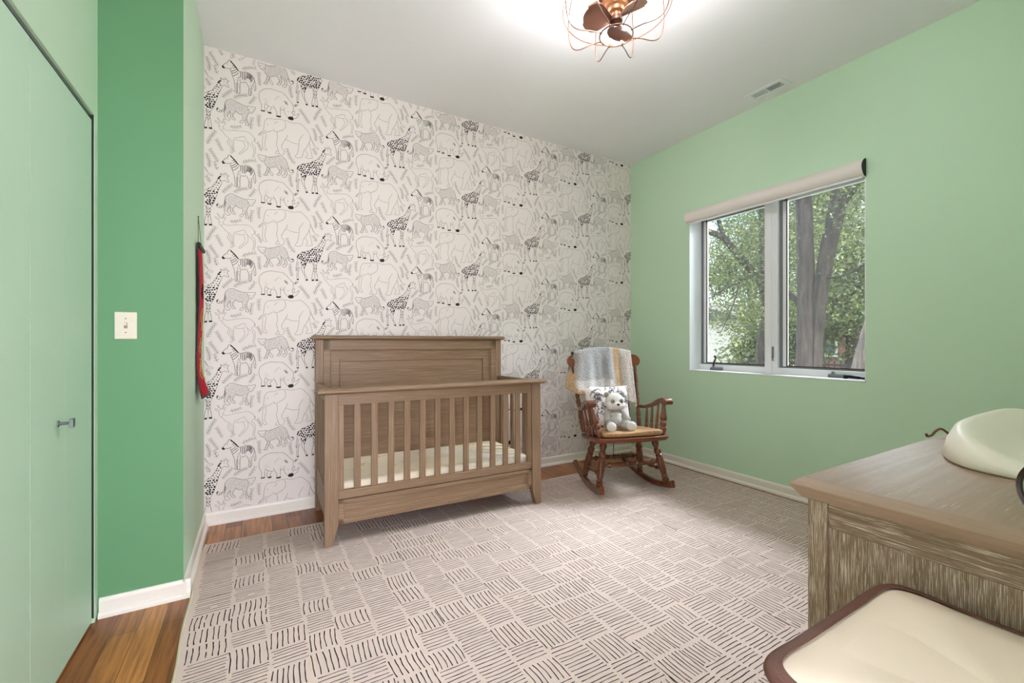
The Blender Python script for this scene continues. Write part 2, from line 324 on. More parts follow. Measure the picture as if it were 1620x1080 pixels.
# back wall with the drawn animal wallpaper: printed lines are part of the wall's own mesh
WP = """sk1.7:-90,40 0,160 110,290 210,380 260,520 320,560 390,530 450,460 590,320 720,150 810,20 870,-20 1070,20 1280,60 1460,20 1600,-90 1680,-240 1680,-400
sk1.7:-90,40 -70,-30 20,-70 90,-10 210,-20 360,20 450,80
sk1.7:360,20 390,-150 450,-320 510,-530 570,-700 590,-910 620,-1150 620,-1420 710,-1430 690,-1150 690,-780
sk1.7:730,-660 740,-1020 750,-1410 870,-1420 880,-1010 910,-710 950,-660 1100,-650 1230,-590
sk1.7:1230,-590 1310,-760 1380,-970 1360,-1340 1430,-1400 1460,-1210 1450,-970
sk1.7:1680,-400 1620,-590 1540,-780 1530,-1020 1520,-1270 1460,-1410
sk1.7:1680,-270 1730,-520 1770,-820 1730,-1010 1680,-950 1660,-640
sk2.5:890,-30 930,-160 910,-400
sk2.5:1000,0 1030,-210 1010,-490
sk2.5:1100,10 1130,-230 1110,-510
sk2.5:1190,30 1220,-190 1190,-480
sk2.5:1540,-70 1550,-190 1450,-480
sk2.5:1620,-170 1600,-280 1460,-550
sk2.5:820,-350 730,-630
sk2.5:820,-350 910,-600
sk2.5:730,-640 910,-600
sk2.5:390,-160 590,-10 680,80
sk2.5:420,-280 620,-140 740,-10
sk2.5:470,-420 660,-290 800,-90
sk2.5:440,210 520,250 590,290
sk2.5:500,90 590,170 660,210
sk2.5:760,-780 860,-800
sk2.5:760,-910 860,-930
sk2.5:760,-1050 860,-1060
sk2.5:1390,-820 1490,-720
sk2.5:1400,-970 1510,-890
sk4.2:1280,30 1320,-120 1280,-340
sk4.2:1370,20 1410,-120 1360,-330
sk4.2:1450,-10 1490,-140 1410,-390
sk5:360,520 450,420 590,280 720,110 800,10
fk0:-110,50 -10,90 70,0 40,-70 -70,-40
dk2.2:200,260
sk1.5:60,-2210 170,-2060 310,-1950 490,-1920 660,-1990 870,-2070 1070,-2130 1280,-2140
sk1.5:60,-2210 80,-2410 60,-2620 40,-2860 30,-3040 100,-3250 210,-3320 340,-3260 310,-3180 220,-3120 200,-3010 290,-2820 360,-2640
sk1.5:360,-2730 350,-2940 390,-3090 490,-3190 620,-3210 610,-3110 520,-3020 500,-2870 590,-2750 640,-2630 790,-2740 970,-2760 1020,-2730
sk1.5:1020,-2760 1050,-2940 1000,-3120 880,-3220 890,-3310 1000,-3310 1070,-3180 1150,-3030
sk1.5:1150,-2840 1180,-3090 1200,-3270 1180,-3350 1280,-3390 1390,-3350 1330,-3230 1280,-3080 1260,-2870 1330,-2650 1390,-2500
sk1.5:1280,-2140 1340,-2100 1440,-2120 1600,-2100 1710,-2080 1750,-2120 1710,-2240 1650,-2360 1570,-2490 1480,-2550 1410,-2470 1330,-2320 1290,-2190
sk1.5:60,-2330 50,-2570 -40,-2720 -160,-2780 -250,-2760
sk1.5:130,-2440 100,-2650 -10,-2820 -190,-2900 -340,-2870 -370,-2760 -330,-2670 -250,-2690
dk2.4:1420,-2300
dk2.4:1600,-2280
dk2.4:1530,-2420
sk5:-350,-2830 -340,-2700 -270,-2700
sk5:-260,-2840 -220,-2850
sk5:-110,-2790 -70,-2810
sl1.2:-180,2460 -230,2580 -300,2680 -340,2760 -290,2780 -240,2680 -160,2580 -140,2470
sl1.2:-110,2480 -50,2590 -20,2700 0,2800 40,2770 10,2650 -60,2510
sl1.2:-250,2390 -380,2440 -460,2560 -360,2550 -280,2460 -240,2390
sl1.2:-10,2490 60,2590 110,2580 60,2440 -10,2360
sl1.2:-250,2390 -240,2220 -200,2080 -140,2030 -60,2080 -20,2190 0,2340
sl1.2:0,2190 90,2120 210,2100 510,2160 870,2220 1180,2260 1390,2230 1540,2130 1650,1990 1710,1820 1680,1750
sl1.2:1650,1990 1730,1880 1710,1750 1620,1710 1540,1660 1570,1520 1700,1420 1740,1140 1690,830 1660,670 1590,680 1640,950 1650,1190 1570,1360 1440,1480 1280,1640 1150,1810
sl1.2:-140,2030 -10,1900 110,1730 260,1630 360,1600
sl1.2:310,1610 200,1360 260,1180 360,1050 420,900 360,720 440,690 500,850 450,1000 360,1200 310,1340 390,1560
sl1.2:450,1570 450,1300 490,1030 500,880 560,800 600,850 550,950 540,1250 560,1610 770,1590 1020,1600 1150,1640
sl1.2:1070,1600 1120,1440 1150,1230 1020,1000 890,840 810,720 910,720 1020,850 1200,1050 1320,1220 1330,1460 1280,1610
sl1.2:510,1690 720,1750 970,1870 1130,1920 1180,1810
dk1.8:-200,2260
dk1.8:-80,2260
sl1.4:2170,2530 2210,2730 2240,2990 2300,3250 2410,3420 2540,3460 2810,3490
sl1.4:2830,3410 2900,3500 3120,3550 3350,3570 3460,3450 3510,3280 3470,3070 3350,2890 3170,2770 2960,2650 2870,2700 2810,2730
sl1.4:2810,3170 2920,3280 3030,3390
sl1.4:2760,2840 2800,2690
sl1.4:2830,2800 2860,2660
sl1.4:2990,2790 3030,2690
sl1.4:3120,2840 3170,2760
sl1.4:3230,2920 3300,2850
sl1.4:2370,2500 2500,2560 2630,2650 2760,2700
sl1.4:2370,2650 2230,2510 2040,2360 1930,2240 1910,2180 2010,2230 2210,2370 2370,2500
sl1.4:2170,2520 2010,2380 1930,2250
sl1.4:2170,2290 2140,1870 2150,1520 2210,1350 2320,1300 2400,1350 2370,1420 2300,1490 2280,1740 2320,2090 2370,2400
sl1.4:3420,3570 3570,3570 3760,3500 3990,3510 4320,3580 4510,3530 4700,3350 4910,3120 5010,2940
sl1.4:5010,2940 5080,2660 5220,2360 5350,2190 5490,2160 5570,2090 5440,2050 5350,2110
sl1.4:5050,2760 5180,2460 5300,2260
sl1.4:5010,2940 5020,2710 4960,2440 4820,2100 4670,1870 4580,1650 4530,1440 4480,1270 4320,1220 4130,1210 4060,1240 4130,1370 4210,1510 4270,1770 4320,2140 4330,2410 4440,2630 4590,2890
sl1.4:4960,2410 5010,2070 5080,1760 5130,1480 5160,1380 5030,1330 4840,1300 4750,1330 4770,1410 4840,1500 4830,1630 4740,1780 4700,1850
sl1.4:3510,2330 3710,2220 3990,2150 4320,2150
sl1.4:2960,2640 3010,2440 3010,2180 2960,1920 2990,1720 3050,1470 3120,1250 3230,1190 3370,1250 3420,1410 3390,1570 3300,1630 3260,1810 3350,2020 3510,2330 3600,2520 3610,2620
sl1.4:3050,1470 2960,1360 2900,1230 2990,1200 3110,1220
sl1.4:3260,1860 3320,1890
sl1.4:4320,2350 4360,2400
dk2.4:2440,3040
sk1.5:2360,890 2580,890 2850,990 3120,1100 3300,1090 3440,980 3550,840 3620,610 3710,360 3850,250
sk1.5:1860,910 1950,930 2060,910 2190,910 2300,930 2350,910 2310,810 2300,680 2230,570 2140,500 2060,550 1970,670 1910,790 1860,880
sk1.5:2200,520 2280,380 2390,230 2410,90 2340,-120 2280,-280 2200,-340 2250,-380 2410,-370 2430,-270 2500,-60 2580,150 2630,230
sk1.5:2490,-30 2580,-180 2650,-300 2740,-300 2740,-190 2630,-50 2560,70
sk1.5:2630,230 2810,280 2990,330 3050,220 3140,100 3100,-50 2990,-170 3040,-220 3170,-190 3250,-40 3280,140 3230,370 3210,470
sk1.5:3230,420 3350,280 3440,110 3420,-80 3300,-190 3340,-280 3460,-280 3550,-170 3600,-10 3570,140 3510,340
sk1.5:3570,400 3710,180 3850,90 3970,130 3990,230 3920,320 3850,300
dk2.4:2040,740
dk2.4:2200,710
dk2.4:2120,590
sk5:3840,280 3930,290 3970,210
sk5:3900,120 3950,150
sk5:3710,220 3760,200
sk5:3640,370 3680,320
sk1.6:6060,1830 6180,1900 6280,1830 6370,1810 6390,1890 6330,2020 6310,2130 6400,2220 6310,2260 6230,2280 6180,2250 6060,2230 5960,2270 5990,2140 5950,2030
sk1.6:6130,2260 6150,2350
sk1.6:6230,2280 6260,2380
sk1.6:5950,2140 5810,1900 5660,1620 5490,1360 5270,1200 5130,1080 5010,1010 4790,920 4510,830 4340,690 4230,520 4190,360
sk1.6:6060,1830 5960,1550 5860,1270 5790,990 5690,660 5610,390 5520,220 5440,50
sk1.6:4770,140 4980,130 5220,170
sk1.6:4410,350 4440,120 4480,-140 4470,-300 4550,-550 4670,-800 4730,-1040
sk1.6:4770,260 4740,-10 4670,-230 4640,-390 4670,-650 4770,-850 4840,-1010
sk1.6:4320,-200 4220,-420 4190,-680 4180,-1020
sk1.6:4360,-200 4290,-470 4270,-780 4280,-1020
sk1.6:4230,360 4180,40 4130,-270 4140,-480 4180,-370 4250,-50 4270,160
sk1.6:5200,160 5220,-180 5200,-450 5140,-720 5120,-1010
sk1.6:5440,50 5410,-270 5420,-480 5470,-740 5490,-980
sk1.6:5310,-540 5270,-1000
sk1.6:5320,-540 5360,-990
fk0:4170,-1020 4290,-1010 4320,-1090 4190,-1110
fk0:4730,-1020 4840,-990 4890,-1090 4740,-1120
fk0:5120,-1010 5250,-980 5260,-1090 5100,-1110
fk0:5350,-980 5510,-960 5530,-1070 5350,-1080
dk2.2:6150,2120
dk2.2:6150,2360
dk2.2:6260,2380
dk2.2:5980,2290
sk6:5950,2140 5870,2010 5810,1920
sk6:4320,670 4250,540 4210,400
sm1.6:3960,-1340 3870,-1210 3710,-1040 3500,-800 3290,-660 2940,-640 2670,-610 2310,-700 2090,-870 1980,-1010 1940,-1280 1980,-1550 2080,-1780 2090,-1970 2060,-2180
sm1.6:2310,-1680 2260,-1880 2280,-2150
sm1.6:2480,-1790 2380,-1990 2410,-2100 2450,-2180
sm1.6:2670,-1880 2580,-2060 2630,-2190
sm1.6:2280,-1610 2430,-1750 2630,-1830 2810,-1830
sm1.6:2770,-1640 2870,-1860 2980,-2110 2960,-2290
sm1.6:3180,-1670 3190,-1980 3180,-2260
sm1.6:3180,-1830 3290,-1840 3390,-1810
sm1.6:3470,-1610 3400,-1770 3430,-1970 3540,-2160 3640,-2270
sm1.6:3960,-1340 3970,-1540 3960,-1720 3880,-1860 3930,-1980 3930,-2140
sm1.6:3890,-1860 3960,-1740 4040,-1710 4050,-1790 3980,-1980
sm1.6:3980,-2000 4160,-1950 4300,-1800 4300,-1920 4180,-2130 4000,-2260
sm1.6:3630,-1440 3500,-1350 3410,-1200 3480,-1180 3590,-1270 3640,-1420
sm1.6:3970,-1420 4030,-1290 4180,-1210 4260,-1220 4190,-1320 4030,-1430
sm1:2280,-1340 2330,-1610
sm1:2380,-1270 2400,-1600
sm1:2480,-1440 2470,-1630
sm1:2840,-1320 2980,-1090 3150,-960
sm1:3190,-1040 3190,-1160
sm1:3260,-1580 3240,-1780
sm1:3310,-1580 3330,-1800
sm1:3360,-800 3430,-810
fk0:2050,-2160 2170,-2160 2280,-2140 2300,-2210 2180,-2240 2050,-2230
fk0:2430,-2170 2550,-2180 2650,-2160 2680,-2250 2550,-2280 2440,-2250
fk0:2950,-2270 3080,-2280 3210,-2260 3230,-2350 3090,-2390 2940,-2370
fk0:3630,-2280 3690,-2180 3820,-2140 3940,-2150 4000,-2260 3960,-2350 3840,-2390 3690,-2370
fk0:3460,-1220 3520,-1240 3610,-1380 3540,-1360
fk0:4030,-1390 4100,-1290 4180,-1250 4140,-1340
dk2.4:3650,-1860
lm1.2:-430,1900 -870,960
lm1.2:-380,1370 -40,670
lm1.2:-700,690 -260,-60
lm1.2:-920,370 -750,-490
lm1.2:-480,-50 -310,-570
lm1.2:-920,-1030 -700,-1430
lm1.2:460,-1310 -90,-1950
lm1.2:1260,-1440 510,-1820
lm1.2:1700,-1410 1360,-1980
lm1.2:1750,470 970,180
lm1.2:1940,240 2020,-610
lm1.2:1860,1680 2100,1150
lm1.2:920,2530 310,2360
lm1.2:1570,-2830 1490,-3620
lm1.2:1970,-2560 1970,-3330
lm1.2:3600,1670 4080,710
lm1.2:3760,-70 3900,-910
lm1.2:4360,-1530 4980,-2370
Pk0:5950,2110 6060,1830 5860,1270 5690,660 5520,220 5220,170 4770,150 4740,-170 4650,-330 4480,-190 4420,280 4230,410 4340,690 4510,830 5010,1010 5490,1360 5810,1900
Qk0:5210,160 5430,80 5410,-510 5230,-520
Sk0:80,-2210 310,-1970 490,-1930 870,-2080 1280,-2150 1390,-2440 1270,-2870 1020,-2730 790,-2720 560,-2650 360,-2640 290,-2820 210,-3120 60,-3070 80,-2620
Sk0:360,-2730 560,-2630 500,-2870 600,-3140 410,-3120
Sk0:1160,-2840 1270,-2870 1290,-3080 1360,-3320 1210,-3300
Sk0:60,-2330 130,-2440 100,-2650 -10,-2820 -190,-2890 -250,-2780 -40,-2720
Sk0:2370,880 2850,980 3120,1090 3440,970 3570,710 3670,410 3810,190 3570,400 3530,290 3210,460 2990,340 2630,240 2500,90 2400,240 2250,420 2310,780
Sk0:3010,320 3220,390 3270,140 3170,-160 3040,-170 3120,50
Sk0:3260,410 3510,320 3580,90 3540,-140 3370,-230 3440,30
Sk0:2400,240 2610,210 2450,-110 2410,-340 2250,-360 2350,-120"""
def wallpaper_tile():
    T = MB()
    rnd = random.Random(5)
    INK = {'k': 1, 'm': 2, 'l': 3}
    def ribbon(pts, w, mi, taper=True):
        k = len(pts); vs = []
        for i, p in enumerate(pts):
            t = (pts[min(i + 1, k - 1)] - pts[max(i - 1, 0)])
            t = t.normalized() if t.length > 0 else Vector((1, 0))
            n = Vector((-t.y, t.x)); ww = w * 0.5
            if taper and (i == 0 or i == k - 1): ww *= 0.45
            else: ww *= 0.85 + 0.3 * rnd.random()
            vs += [p + n * ww, p - n * ww]
        T.add([(v.x, v.y, 0) for v in vs], [(2 * i, 2 * i + 1, 2 * i + 3, 2 * i + 2) for i in range(k - 1)], mi)
    def blob(c, r, mi, n=6, irr=0.3, el=1.0, a0=0):
        a0 = a0 or rnd.random() * 6
        T.add([(c.x + r * (1 + irr * (rnd.random() - 0.5) * 2) * math.cos(a0 + 6.283 * j / n), c.y + el * r * (1 + irr * (rnd.random() - 0.5) * 2) * math.sin(a0 + 6.283 * j / n), 0.00005) for j in range(n)], [tuple(range(n))], mi)
    def leaf(p, d, L, W, mi):
        q = p + d * L; n = Vector((-d.y, d.x))
        pts = [p, p + d * L * .35 + n * W, p + d * L * .75 + n * W * .7, q, p + d * L * .75 - n * W * .7, p + d * L * .35 - n * W, p]
        ribbon(pts, 0.0011, mi, False)
    for ln in WP.strip().split('\n'):
        head, body = ln.split(':'); kind, ink, w = head[0], head[1], float(head[2:])
        pts = [Vector([float(a) / 10000 for a in q.split(',')]) for q in body.split()]
        mi = INK[ink]
        if kind == 's': ribbon(catmull(pts, 3), w / 1000 * 1.3, mi)
        elif kind == 'd': blob(pts[0], w / 1000, mi, 7, 0.1)
        elif kind == 'f': T.add([(p.x, p.y, 0.00005) for p in pts], [tuple(range(len(pts)))], mi if len(pts) < 9 else 2)
        elif kind == 'l':
            a, b = pts; d = b - a; L = d.length; d.normalize(); n = Vector((-d.y, d.x))
            bend = (rnd.random() - .5) * L * .18
            st = [a + d * L * t + n * bend * math.sin(math.pi * t) for t in (0, .25, .5, .75, 1)]
            ribbon(st, 0.0016, 1 if rnd.random() < .4 else 2)
            nl = max(3, int(L / 0.014))
            for i in range(nl):
                t = (i + .4) / nl; p = a + d * L * t + n * bend * math.sin(math.pi * t)
                for s in (-1, 1):
                    dd = (-d * 0.75 + n * s * (0.62 + 0.3 * rnd.random())).normalized()
                    leaf(p, dd, 0.0155 * (0.8 + .4 * rnd.random()), 0.0036, 2 if rnd.random() < .7 else 1)
        elif kind in 'PQ':
            poly = [(p.x, p.y) for p in pts]; sp = 0.0158 if kind == 'P' else 0.0112
            x0, x1 = min(p[0] for p in poly), max(p[0] for p in poly); y0, y1 = min(p[1] for p in poly), max(p[1] for p in poly)
            j = 0; y = y0
            while y < y1:
                x = x0 + (sp / 2 if j % 2 else 0)
                while x < x1:
                    px, py = x + (rnd.random() - .5) * sp * .4, y + (rnd.random() - .5) * sp * .4
                    if inpoly(px, py, poly):
                        big = 1.0 if py < y0 + (y1 - y0) * .62 else .62
                        if kind == 'Q' : big = .8
                        blob(Vector((px, py)), sp * .39 * big * (.78 + .34 * rnd.random()), 1, 6, .20)
                    x += sp * (0.95 if kind == 'P' else 1)
                y += sp * .90; j += 1
        elif kind == 'S':
            poly = [(p.x, p.y) for p in pts]
            x0, x1 = min(p[0] for p in poly), max(p[0] for p in poly); y0, y1 = min(p[1] for p in poly), max(p[1] for p in poly)
            sp = 0.0043; j = 0; y = y0
            while y < y1:
                x = x0 + (sp / 2 if j % 2 else 0)
                while x < x1:
                    px, py = x + (rnd.random() - .5) * sp * .8, y + (rnd.random() - .5) * sp * .8
                    if inpoly(px, py, poly): blob(Vector((px, py)), 0.0012 * (.7 + .5 * rnd.random()), 1, 4, .3)
                    x += sp
                y += sp * .9; j += 1
    return T
T = wallpaper_tile()
W = MB().box(XL - 0.12, XR + 0.24, YB, YB + 0.12, 0, H)
tv = T.v
for n in range(-2, 8):
    for k in range(-6, 6):
        ox = -0.184 + 0.612 * n; oz = 1.681 + 0.606 * k + 0.304 * (n % 2)
        if oz > 3.5 or oz < -0.5 or ox > XR + .2: continue
        vs = [(ox + v[0], YB - 0.0006 - v[2], oz + v[1]) for v in tv]
        ok = [XL < v[0] < XR and 0.074 < v[2] < H for v in vs]
        idx = {}; nv = []; nf = []; nm = []
        for f, mi in zip(T.f, T.m):
            if all(ok[i] for i in f):
                g = []
                for i in f:
                    if i not in idx: idx[i] = len(nv); nv.append(vs[i])
                    g.append(idx[i])
                nf.append(g); nm.append(mi)
        o0 = len(W.v); W.v.extend(nv)
        for g, mi in zip(nf, nm): W.f.append([i + o0 for i in g]); W.m.append(mi); W.s.append(False)
struct(W.build('wall_back', [PAPER, INK_D, INK_M, INK_L], fix=False))

# ------------------------------------------------------------------ window
def glass_mat():
    m, nt, b = newmat('window_glass'); nt.nodes.remove(b)
    out = nt.nodes['Material Output']; t = nt.nodes.new('ShaderNodeBsdfTransparent'); g = nt.nodes.new('ShaderNodeBsdfGlossy')
    t.inputs[0].default_value = (0.96, 0.98, 0.97, 1); g.inputs['Roughness'].default_value = 0.02
    f = nt.nodes.new('ShaderNodeFresnel'); f.inputs[0].default_value = 1.3
    mx = nt.nodes.new('ShaderNodeMixShader'); nt.links.new(f.outputs[0], mx.inputs[0]); nt.links.new(t.outputs[0], mx.inputs[1]); nt.links.new(g.outputs[0], mx.inputs[2]); nt.links.new(mx.outputs[0], out.inputs[0])
    return m
def screen_mat():
    m, nt, b = newmat('insect_screen'); out = nt.nodes['Material Output']
    b.inputs['Base Color'].default_value = rgb(150, 150, 156); b.inputs['Roughness'].default_value = 0.5
    t = nt.nodes.new('ShaderNodeBsdfTransparent'); mx = nt.nodes.new('ShaderNodeMixShader')
    br = nt.nodes.new('ShaderNodeTexBrick'); nt.links.new(mapped(nt, (1, 1, 1), 'Object', (0, R(90), 0)), br.inputs['Vector'])
    br.offset = 0; br.inputs['Scale'].default_value = 1; br.inputs['Brick Width'].default_value = 0.0016; br.inputs['Row Height'].default_value = 0.0016; br.inputs['Mortar Size'].default_value = 0.00012
    br.inputs['Color1'].default_value = br.inputs['Color2'].default_value = (0.10, 0.10, 0.10, 1); br.inputs['Mortar'].default_value = (0.22, 0.22, 0.22, 1)
    mx.inputs[0].default_value = 0.16
    nt.links.new(t.outputs[0], mx.inputs[1]); nt.links.new(b.outputs[0], mx.inputs[2]); nt.links.new(mx.outputs[0], out.inputs[0])
    return m
GLASS, SCREEN = glass_mat(), screen_mat()
win = thing('window_1', None, None); struct(win)
FX = XR + 0.127
w = MB()
t_ = 0.006
w.box(XR - 0.001, FX + 0.07, WY1 - t_, WY1 - 0.0005, WZ0, WZ1).box(XR - 0.001, FX + 0.07, WY0 + 0.0005, WY0 + t_, WZ0, WZ1)
w.box(XR - 0.001, FX + 0.07, WY0, WY1, WZ1 - t_, WZ1 - 0.0005)
w.build('window_jamb', VINYL, win)
MB().box(XR - 0.004, FX + 0.07, WY0 + .0005, WY1 - .0005, WZ0 + 0.0005, WZ0 + 0.010).build('window_sill', VINYL, win, bevel=0.002)
F0, F1 = FX, FX + 0.075
z0, z1 = WZ0 + 0.010, WZ1 - 0.006
RB = z0 + 0.048                                  # top of bottom rail
w = MB().box(F0, F1, WY0 + t_, WY1 - t_, z0, RB).box(F0, F1, WY0 + t_, WY1 - t_, z1 - 0.03, z1)
w.box(F0, F1, 1.888, 1.987, RB, z1 - .03).box(F0, F1, WY0 + t_, 1.318, RB, z1 - .03).box(F0 + 0.012, F1, 2.585, WY1 - t_, RB, z1 - .03)
w.box(F0 - 0.006, F0, 1.933, 1.987, z0, z1)
w.build('window_frame', VINYL, win, bevel=0.0025)
for ya, yb in ((1.318, 1.888), (1.987, 2.585)):
    s = MB(); xs = F0 + 0.03
    s.box(xs, xs + 0.03, yb - 0.050, yb - 0.022, RB, z1 - .03).box(xs, xs + .03, ya, ya + 0.012, RB, z1 - .03)
    s.box(xs, xs + .03, ya, yb - .022, z1 - .075, z1 - .03).box(xs + .012, xs + .03, ya, yb - .022, RB, RB + .012)
    so = s.build('window_sash', VINYL, win, bevel=0.002)
    MB().box(xs - 0.004, xs + .03, yb - 0.022, yb, RB, z1 - .03).box(xs - 0.003, xs + 0.012, ya, yb - 0.022, RB, RB + 0.012).build('weatherstrip', GREYP, so)
    MB().box(xs + 0.020, xs + 0.024, ya + .002, yb - .04, RB, z1 - .035).build('pane', GLASS, so)
    b = MB(); a0, a1, c0, c1 = ya + 0.001, yb - 0.050, RB + 0.012, z1 - 0.05; e = 0.007
    for q in ((a0, a0 + e, c0, c1), (a1 - e, a1, c0, c1), (a0, a1, c0, c0 + e), (a0, a1, c1 - e, c1)): b.box(xs - 0.003, xs + 0.004, *q)
    b.build('screen_frame', BRONZE, so)
    MB().box(xs, xs + 0.0006, a0, a1, c0, c1).build('insect_screen', SCREEN, so)
def operator(y, handle):
    m = MB()
    prof = [(0, 0), (0.030, 0), (0.032, 0.012), (0.024, 0.024), (0.0, 0.026)]
    m.prism(prof, y - 0.055, y + 0.055, lambda u, v, w_: (F0 - u + 0.0005, w_, z0 + v + 0.0005))
    op = m.build('crank_operator', GREYP, win, bevel=0.004)
    MB().lathe([(0.011, 0), (0.010, 0.016), (0.006, 0.022)], 14, Matrix.Translation((F0 - 0.016, y + 0.028, z0 + 0.022))).build('crank_spindle', GREYP, op)
    if handle:
        MB().tube(catmull([(F0 - 0.016, y + 0.028, z0 + .04), (F0 - 0.020, y + 0.022, z0 + .06), (F0 - 0.026, y + 0.004, z0 + .095), (F0 - .03, y - .006, z0 + .105), (F0 - .034, y + .006, z0 + .128)], 4), [0.008] * 9 + [0.006] * 4 + [0.009] * 4, 10).build('crank_handle', BRONZE, op)
operator(2.405, True); operator(1.475, False)
for y in (1.995, 1.922):
    m = MB().box(F0 - 0.010, F0, y - 0.006, y + 0.006, 1.02, 1.11)
    m.tube(catmull([(F0 - 0.008, y, 1.045), (F0 - 0.022, y - .004, 1.02), (F0 - .02, y - .012, 0.998)], 4), 0.0045, 8)
    m.build('sash_lock', GREYP, win, bevel=0.002)
h = thing('crank_handle', 'loose black folding crank handle lying on the window sill beside the right operator', 'window handle', (XR + 0.075, 1.345, z0))
MB().tube(catmull([(0.02, -0.062, 0.009), (0.012, -0.03, 0.010), (0.0, 0.0, 0.013), (-0.008, 0.035, 0.017), (-0.012, 0.062, 0.016)], 5), [0.009] * 5 + [0.007] * 3 + [0.010] * 5 + [0.0115] * 8, 10).build('handle_arm', BLACK, h)
MB().lathe([(0.012, 0), (0.0135, 0.006), (0.0135, 0.02), (0.010, 0.024)], 14, Matrix.Translation((-0.012, 0.062, 0.002))).build('hub', BLACK, h)

# roller shade cassette
rs = thing('roller_shade', 'white roller shade cassette mounted over the top of the window', 'window shade', (XR, 0, 0))
SY0, SY1, SZ0, SZ1 = 1.268, 2.612, 2.214, 2.334
prof = [(0.0, SZ0)] + [(0.052 * math.sin(math.pi * (i / 14)) ** 0.62, SZ0 + (SZ1 - SZ0) * (i / 14)) for i in range(1, 14)] + [(0.0, SZ1)]
FAB = plain('white_shade_fabric', rgb(236, 226, 220), 0.6, nscale=300)
MB().prism(prof, SY0 + 0.004, SY1, lambda u, v, w_: (-u - 0.0005, w_, v), sm=True).build('cassette', FAB, rs, angle=50)
MB().prism(prof, SY0, SY0 + 0.004, lambda u, v, w_: (-u * 1.01 - 0.0005, w_, v)).build('end_cap', BLACK, rs)['label'] = 'black end cap'
MB().box(-0.030, -0.006, SY0 + 0.01, SY1 - 0.01, SZ0 - 0.007, SZ0 + 0.002).build('hem_bar', VINYL, rs, bevel=0.002)

# ------------------------------------------------------------------ ceiling vent, switch, outlets
vt = thing('ceiling_vent', 'white rectangular air vent in the ceiling above the window wall', 'air vent', (3.235, 1.811, H))
m = MB(); vx, vy = 0.066, 0.142; ix, iy = 0.034, 0.105
m.box(-vx, vx, -vy, -iy, -0.006, -0.0003).box(-vx, vx, iy, vy, -0.006, -0.0003).box(-vx, -ix, -iy, iy, -0.006, -0.0003).box(ix, vx, -iy, iy, -0.006, -0.0003).box(-ix, ix, -0.004, 0.004, -0.006, -0.0003)
m.build('vent_frame', VINYL, vt, bevel=0.002)
MB().box(-ix, ix, -iy, iy, -0.0012, -0.0004).build('duct_shade', DARK, vt)  # dark sheet standing in for the shade inside the duct
for k in range(9):
    x = -ix + 0.004 + k * 0.0075
    MB().box(-0.0022, 0.0022, 0.004, iy, -0.0005, 0.0005, M=Matrix.Translation((x, 0, -0.0035)) @ Matrix.Rotation(R(-8), 4, 'Y')).build('louver', VINYL, vt)
    MB().box(-0.0017, 0.0017, -iy, -0.004, -0.0004, 0.0004, M=Matrix.Translation((x, 0, -0.0035)) @ Matrix.Rotation(R(-62), 4, 'Y')).build('louver', VINYL, vt)
MB().box(-0.004, 0.004, -iy - 0.012, -iy + 0.008, -0.012, -0.006).build('damper_lever', VINYL, vt)

sw = thing('light_switch', 'ivory toggle light switch on the dark green wall by the closet', 'light switch', (-0.4845, YJ, 1.218))
MB().box(-0.037, 0.037, -0.006, -0.0003, -0.058, 0.058).build('switch_plate', IVORY, sw, bevel=0.003)
MB().box(-0.006, 0.006, -0.0068, -0.0055, -0.012, 0.012).build('toggle_slot', plain('slot_shade', rgb(150, 135, 110), 0.6), sw)
MB().box(-0.0042, 0.0042, -0.018, -0.004, -0.006, 0.004, M=Matrix.Rotation(R(-22), 4, 'X')).build('toggle', IVORY, sw, bevel=0.0015)
for zz in (-0.030, 0.030):
    MB().lathe([(0.003, 0), (0.003, 0.0012), (0.0015, 0.0018)], 12, Matrix.Translation((0, -0.0058, zz)) @ Matrix.Rotation(R(90), 4, 'X')).build('screw', STEEL, sw)
def outlet(label, loc, rz, plug):
    t = thing('wall_outlet', label, 'wall outlet', loc, rz, 'wall outlets')
    MB().box(-0.036, 0.036, -0.005, -0.0003, -0.058, 0.058).build('outlet_plate', IVORY, t, bevel=0.002)
    for zz in (-0.02, 0.02):
        MB().lathe([(0.0165, 0), (0.0165, 0.0022), (0.015, 0.003)], 18, Matrix.Translation((0, -0.0045, zz)) @ Matrix.Rotation(R(90), 4, 'X')).build('receptacle', TRIMW, t)
    if plug:
        MB().lathe([(0.0165, 0), (0.017, 0.012), (0.012, 0.022), (0.004, 0.026)], 16, Matrix.Translation((0, -0.0075, 0.02)) @ Matrix.Rotation(R(90), 4, 'X')).build('plug', BLACK, t)
    return t
outlet('ivory wall outlet with a black plug on the animal wallpaper behind the crib', (1.915, YB - 0.0007, 0.245), 0, True)
outlet('ivory wall outlet on the light green window wall behind the rocking chair', (XR, 2.872, 0.312), R(-90), False)
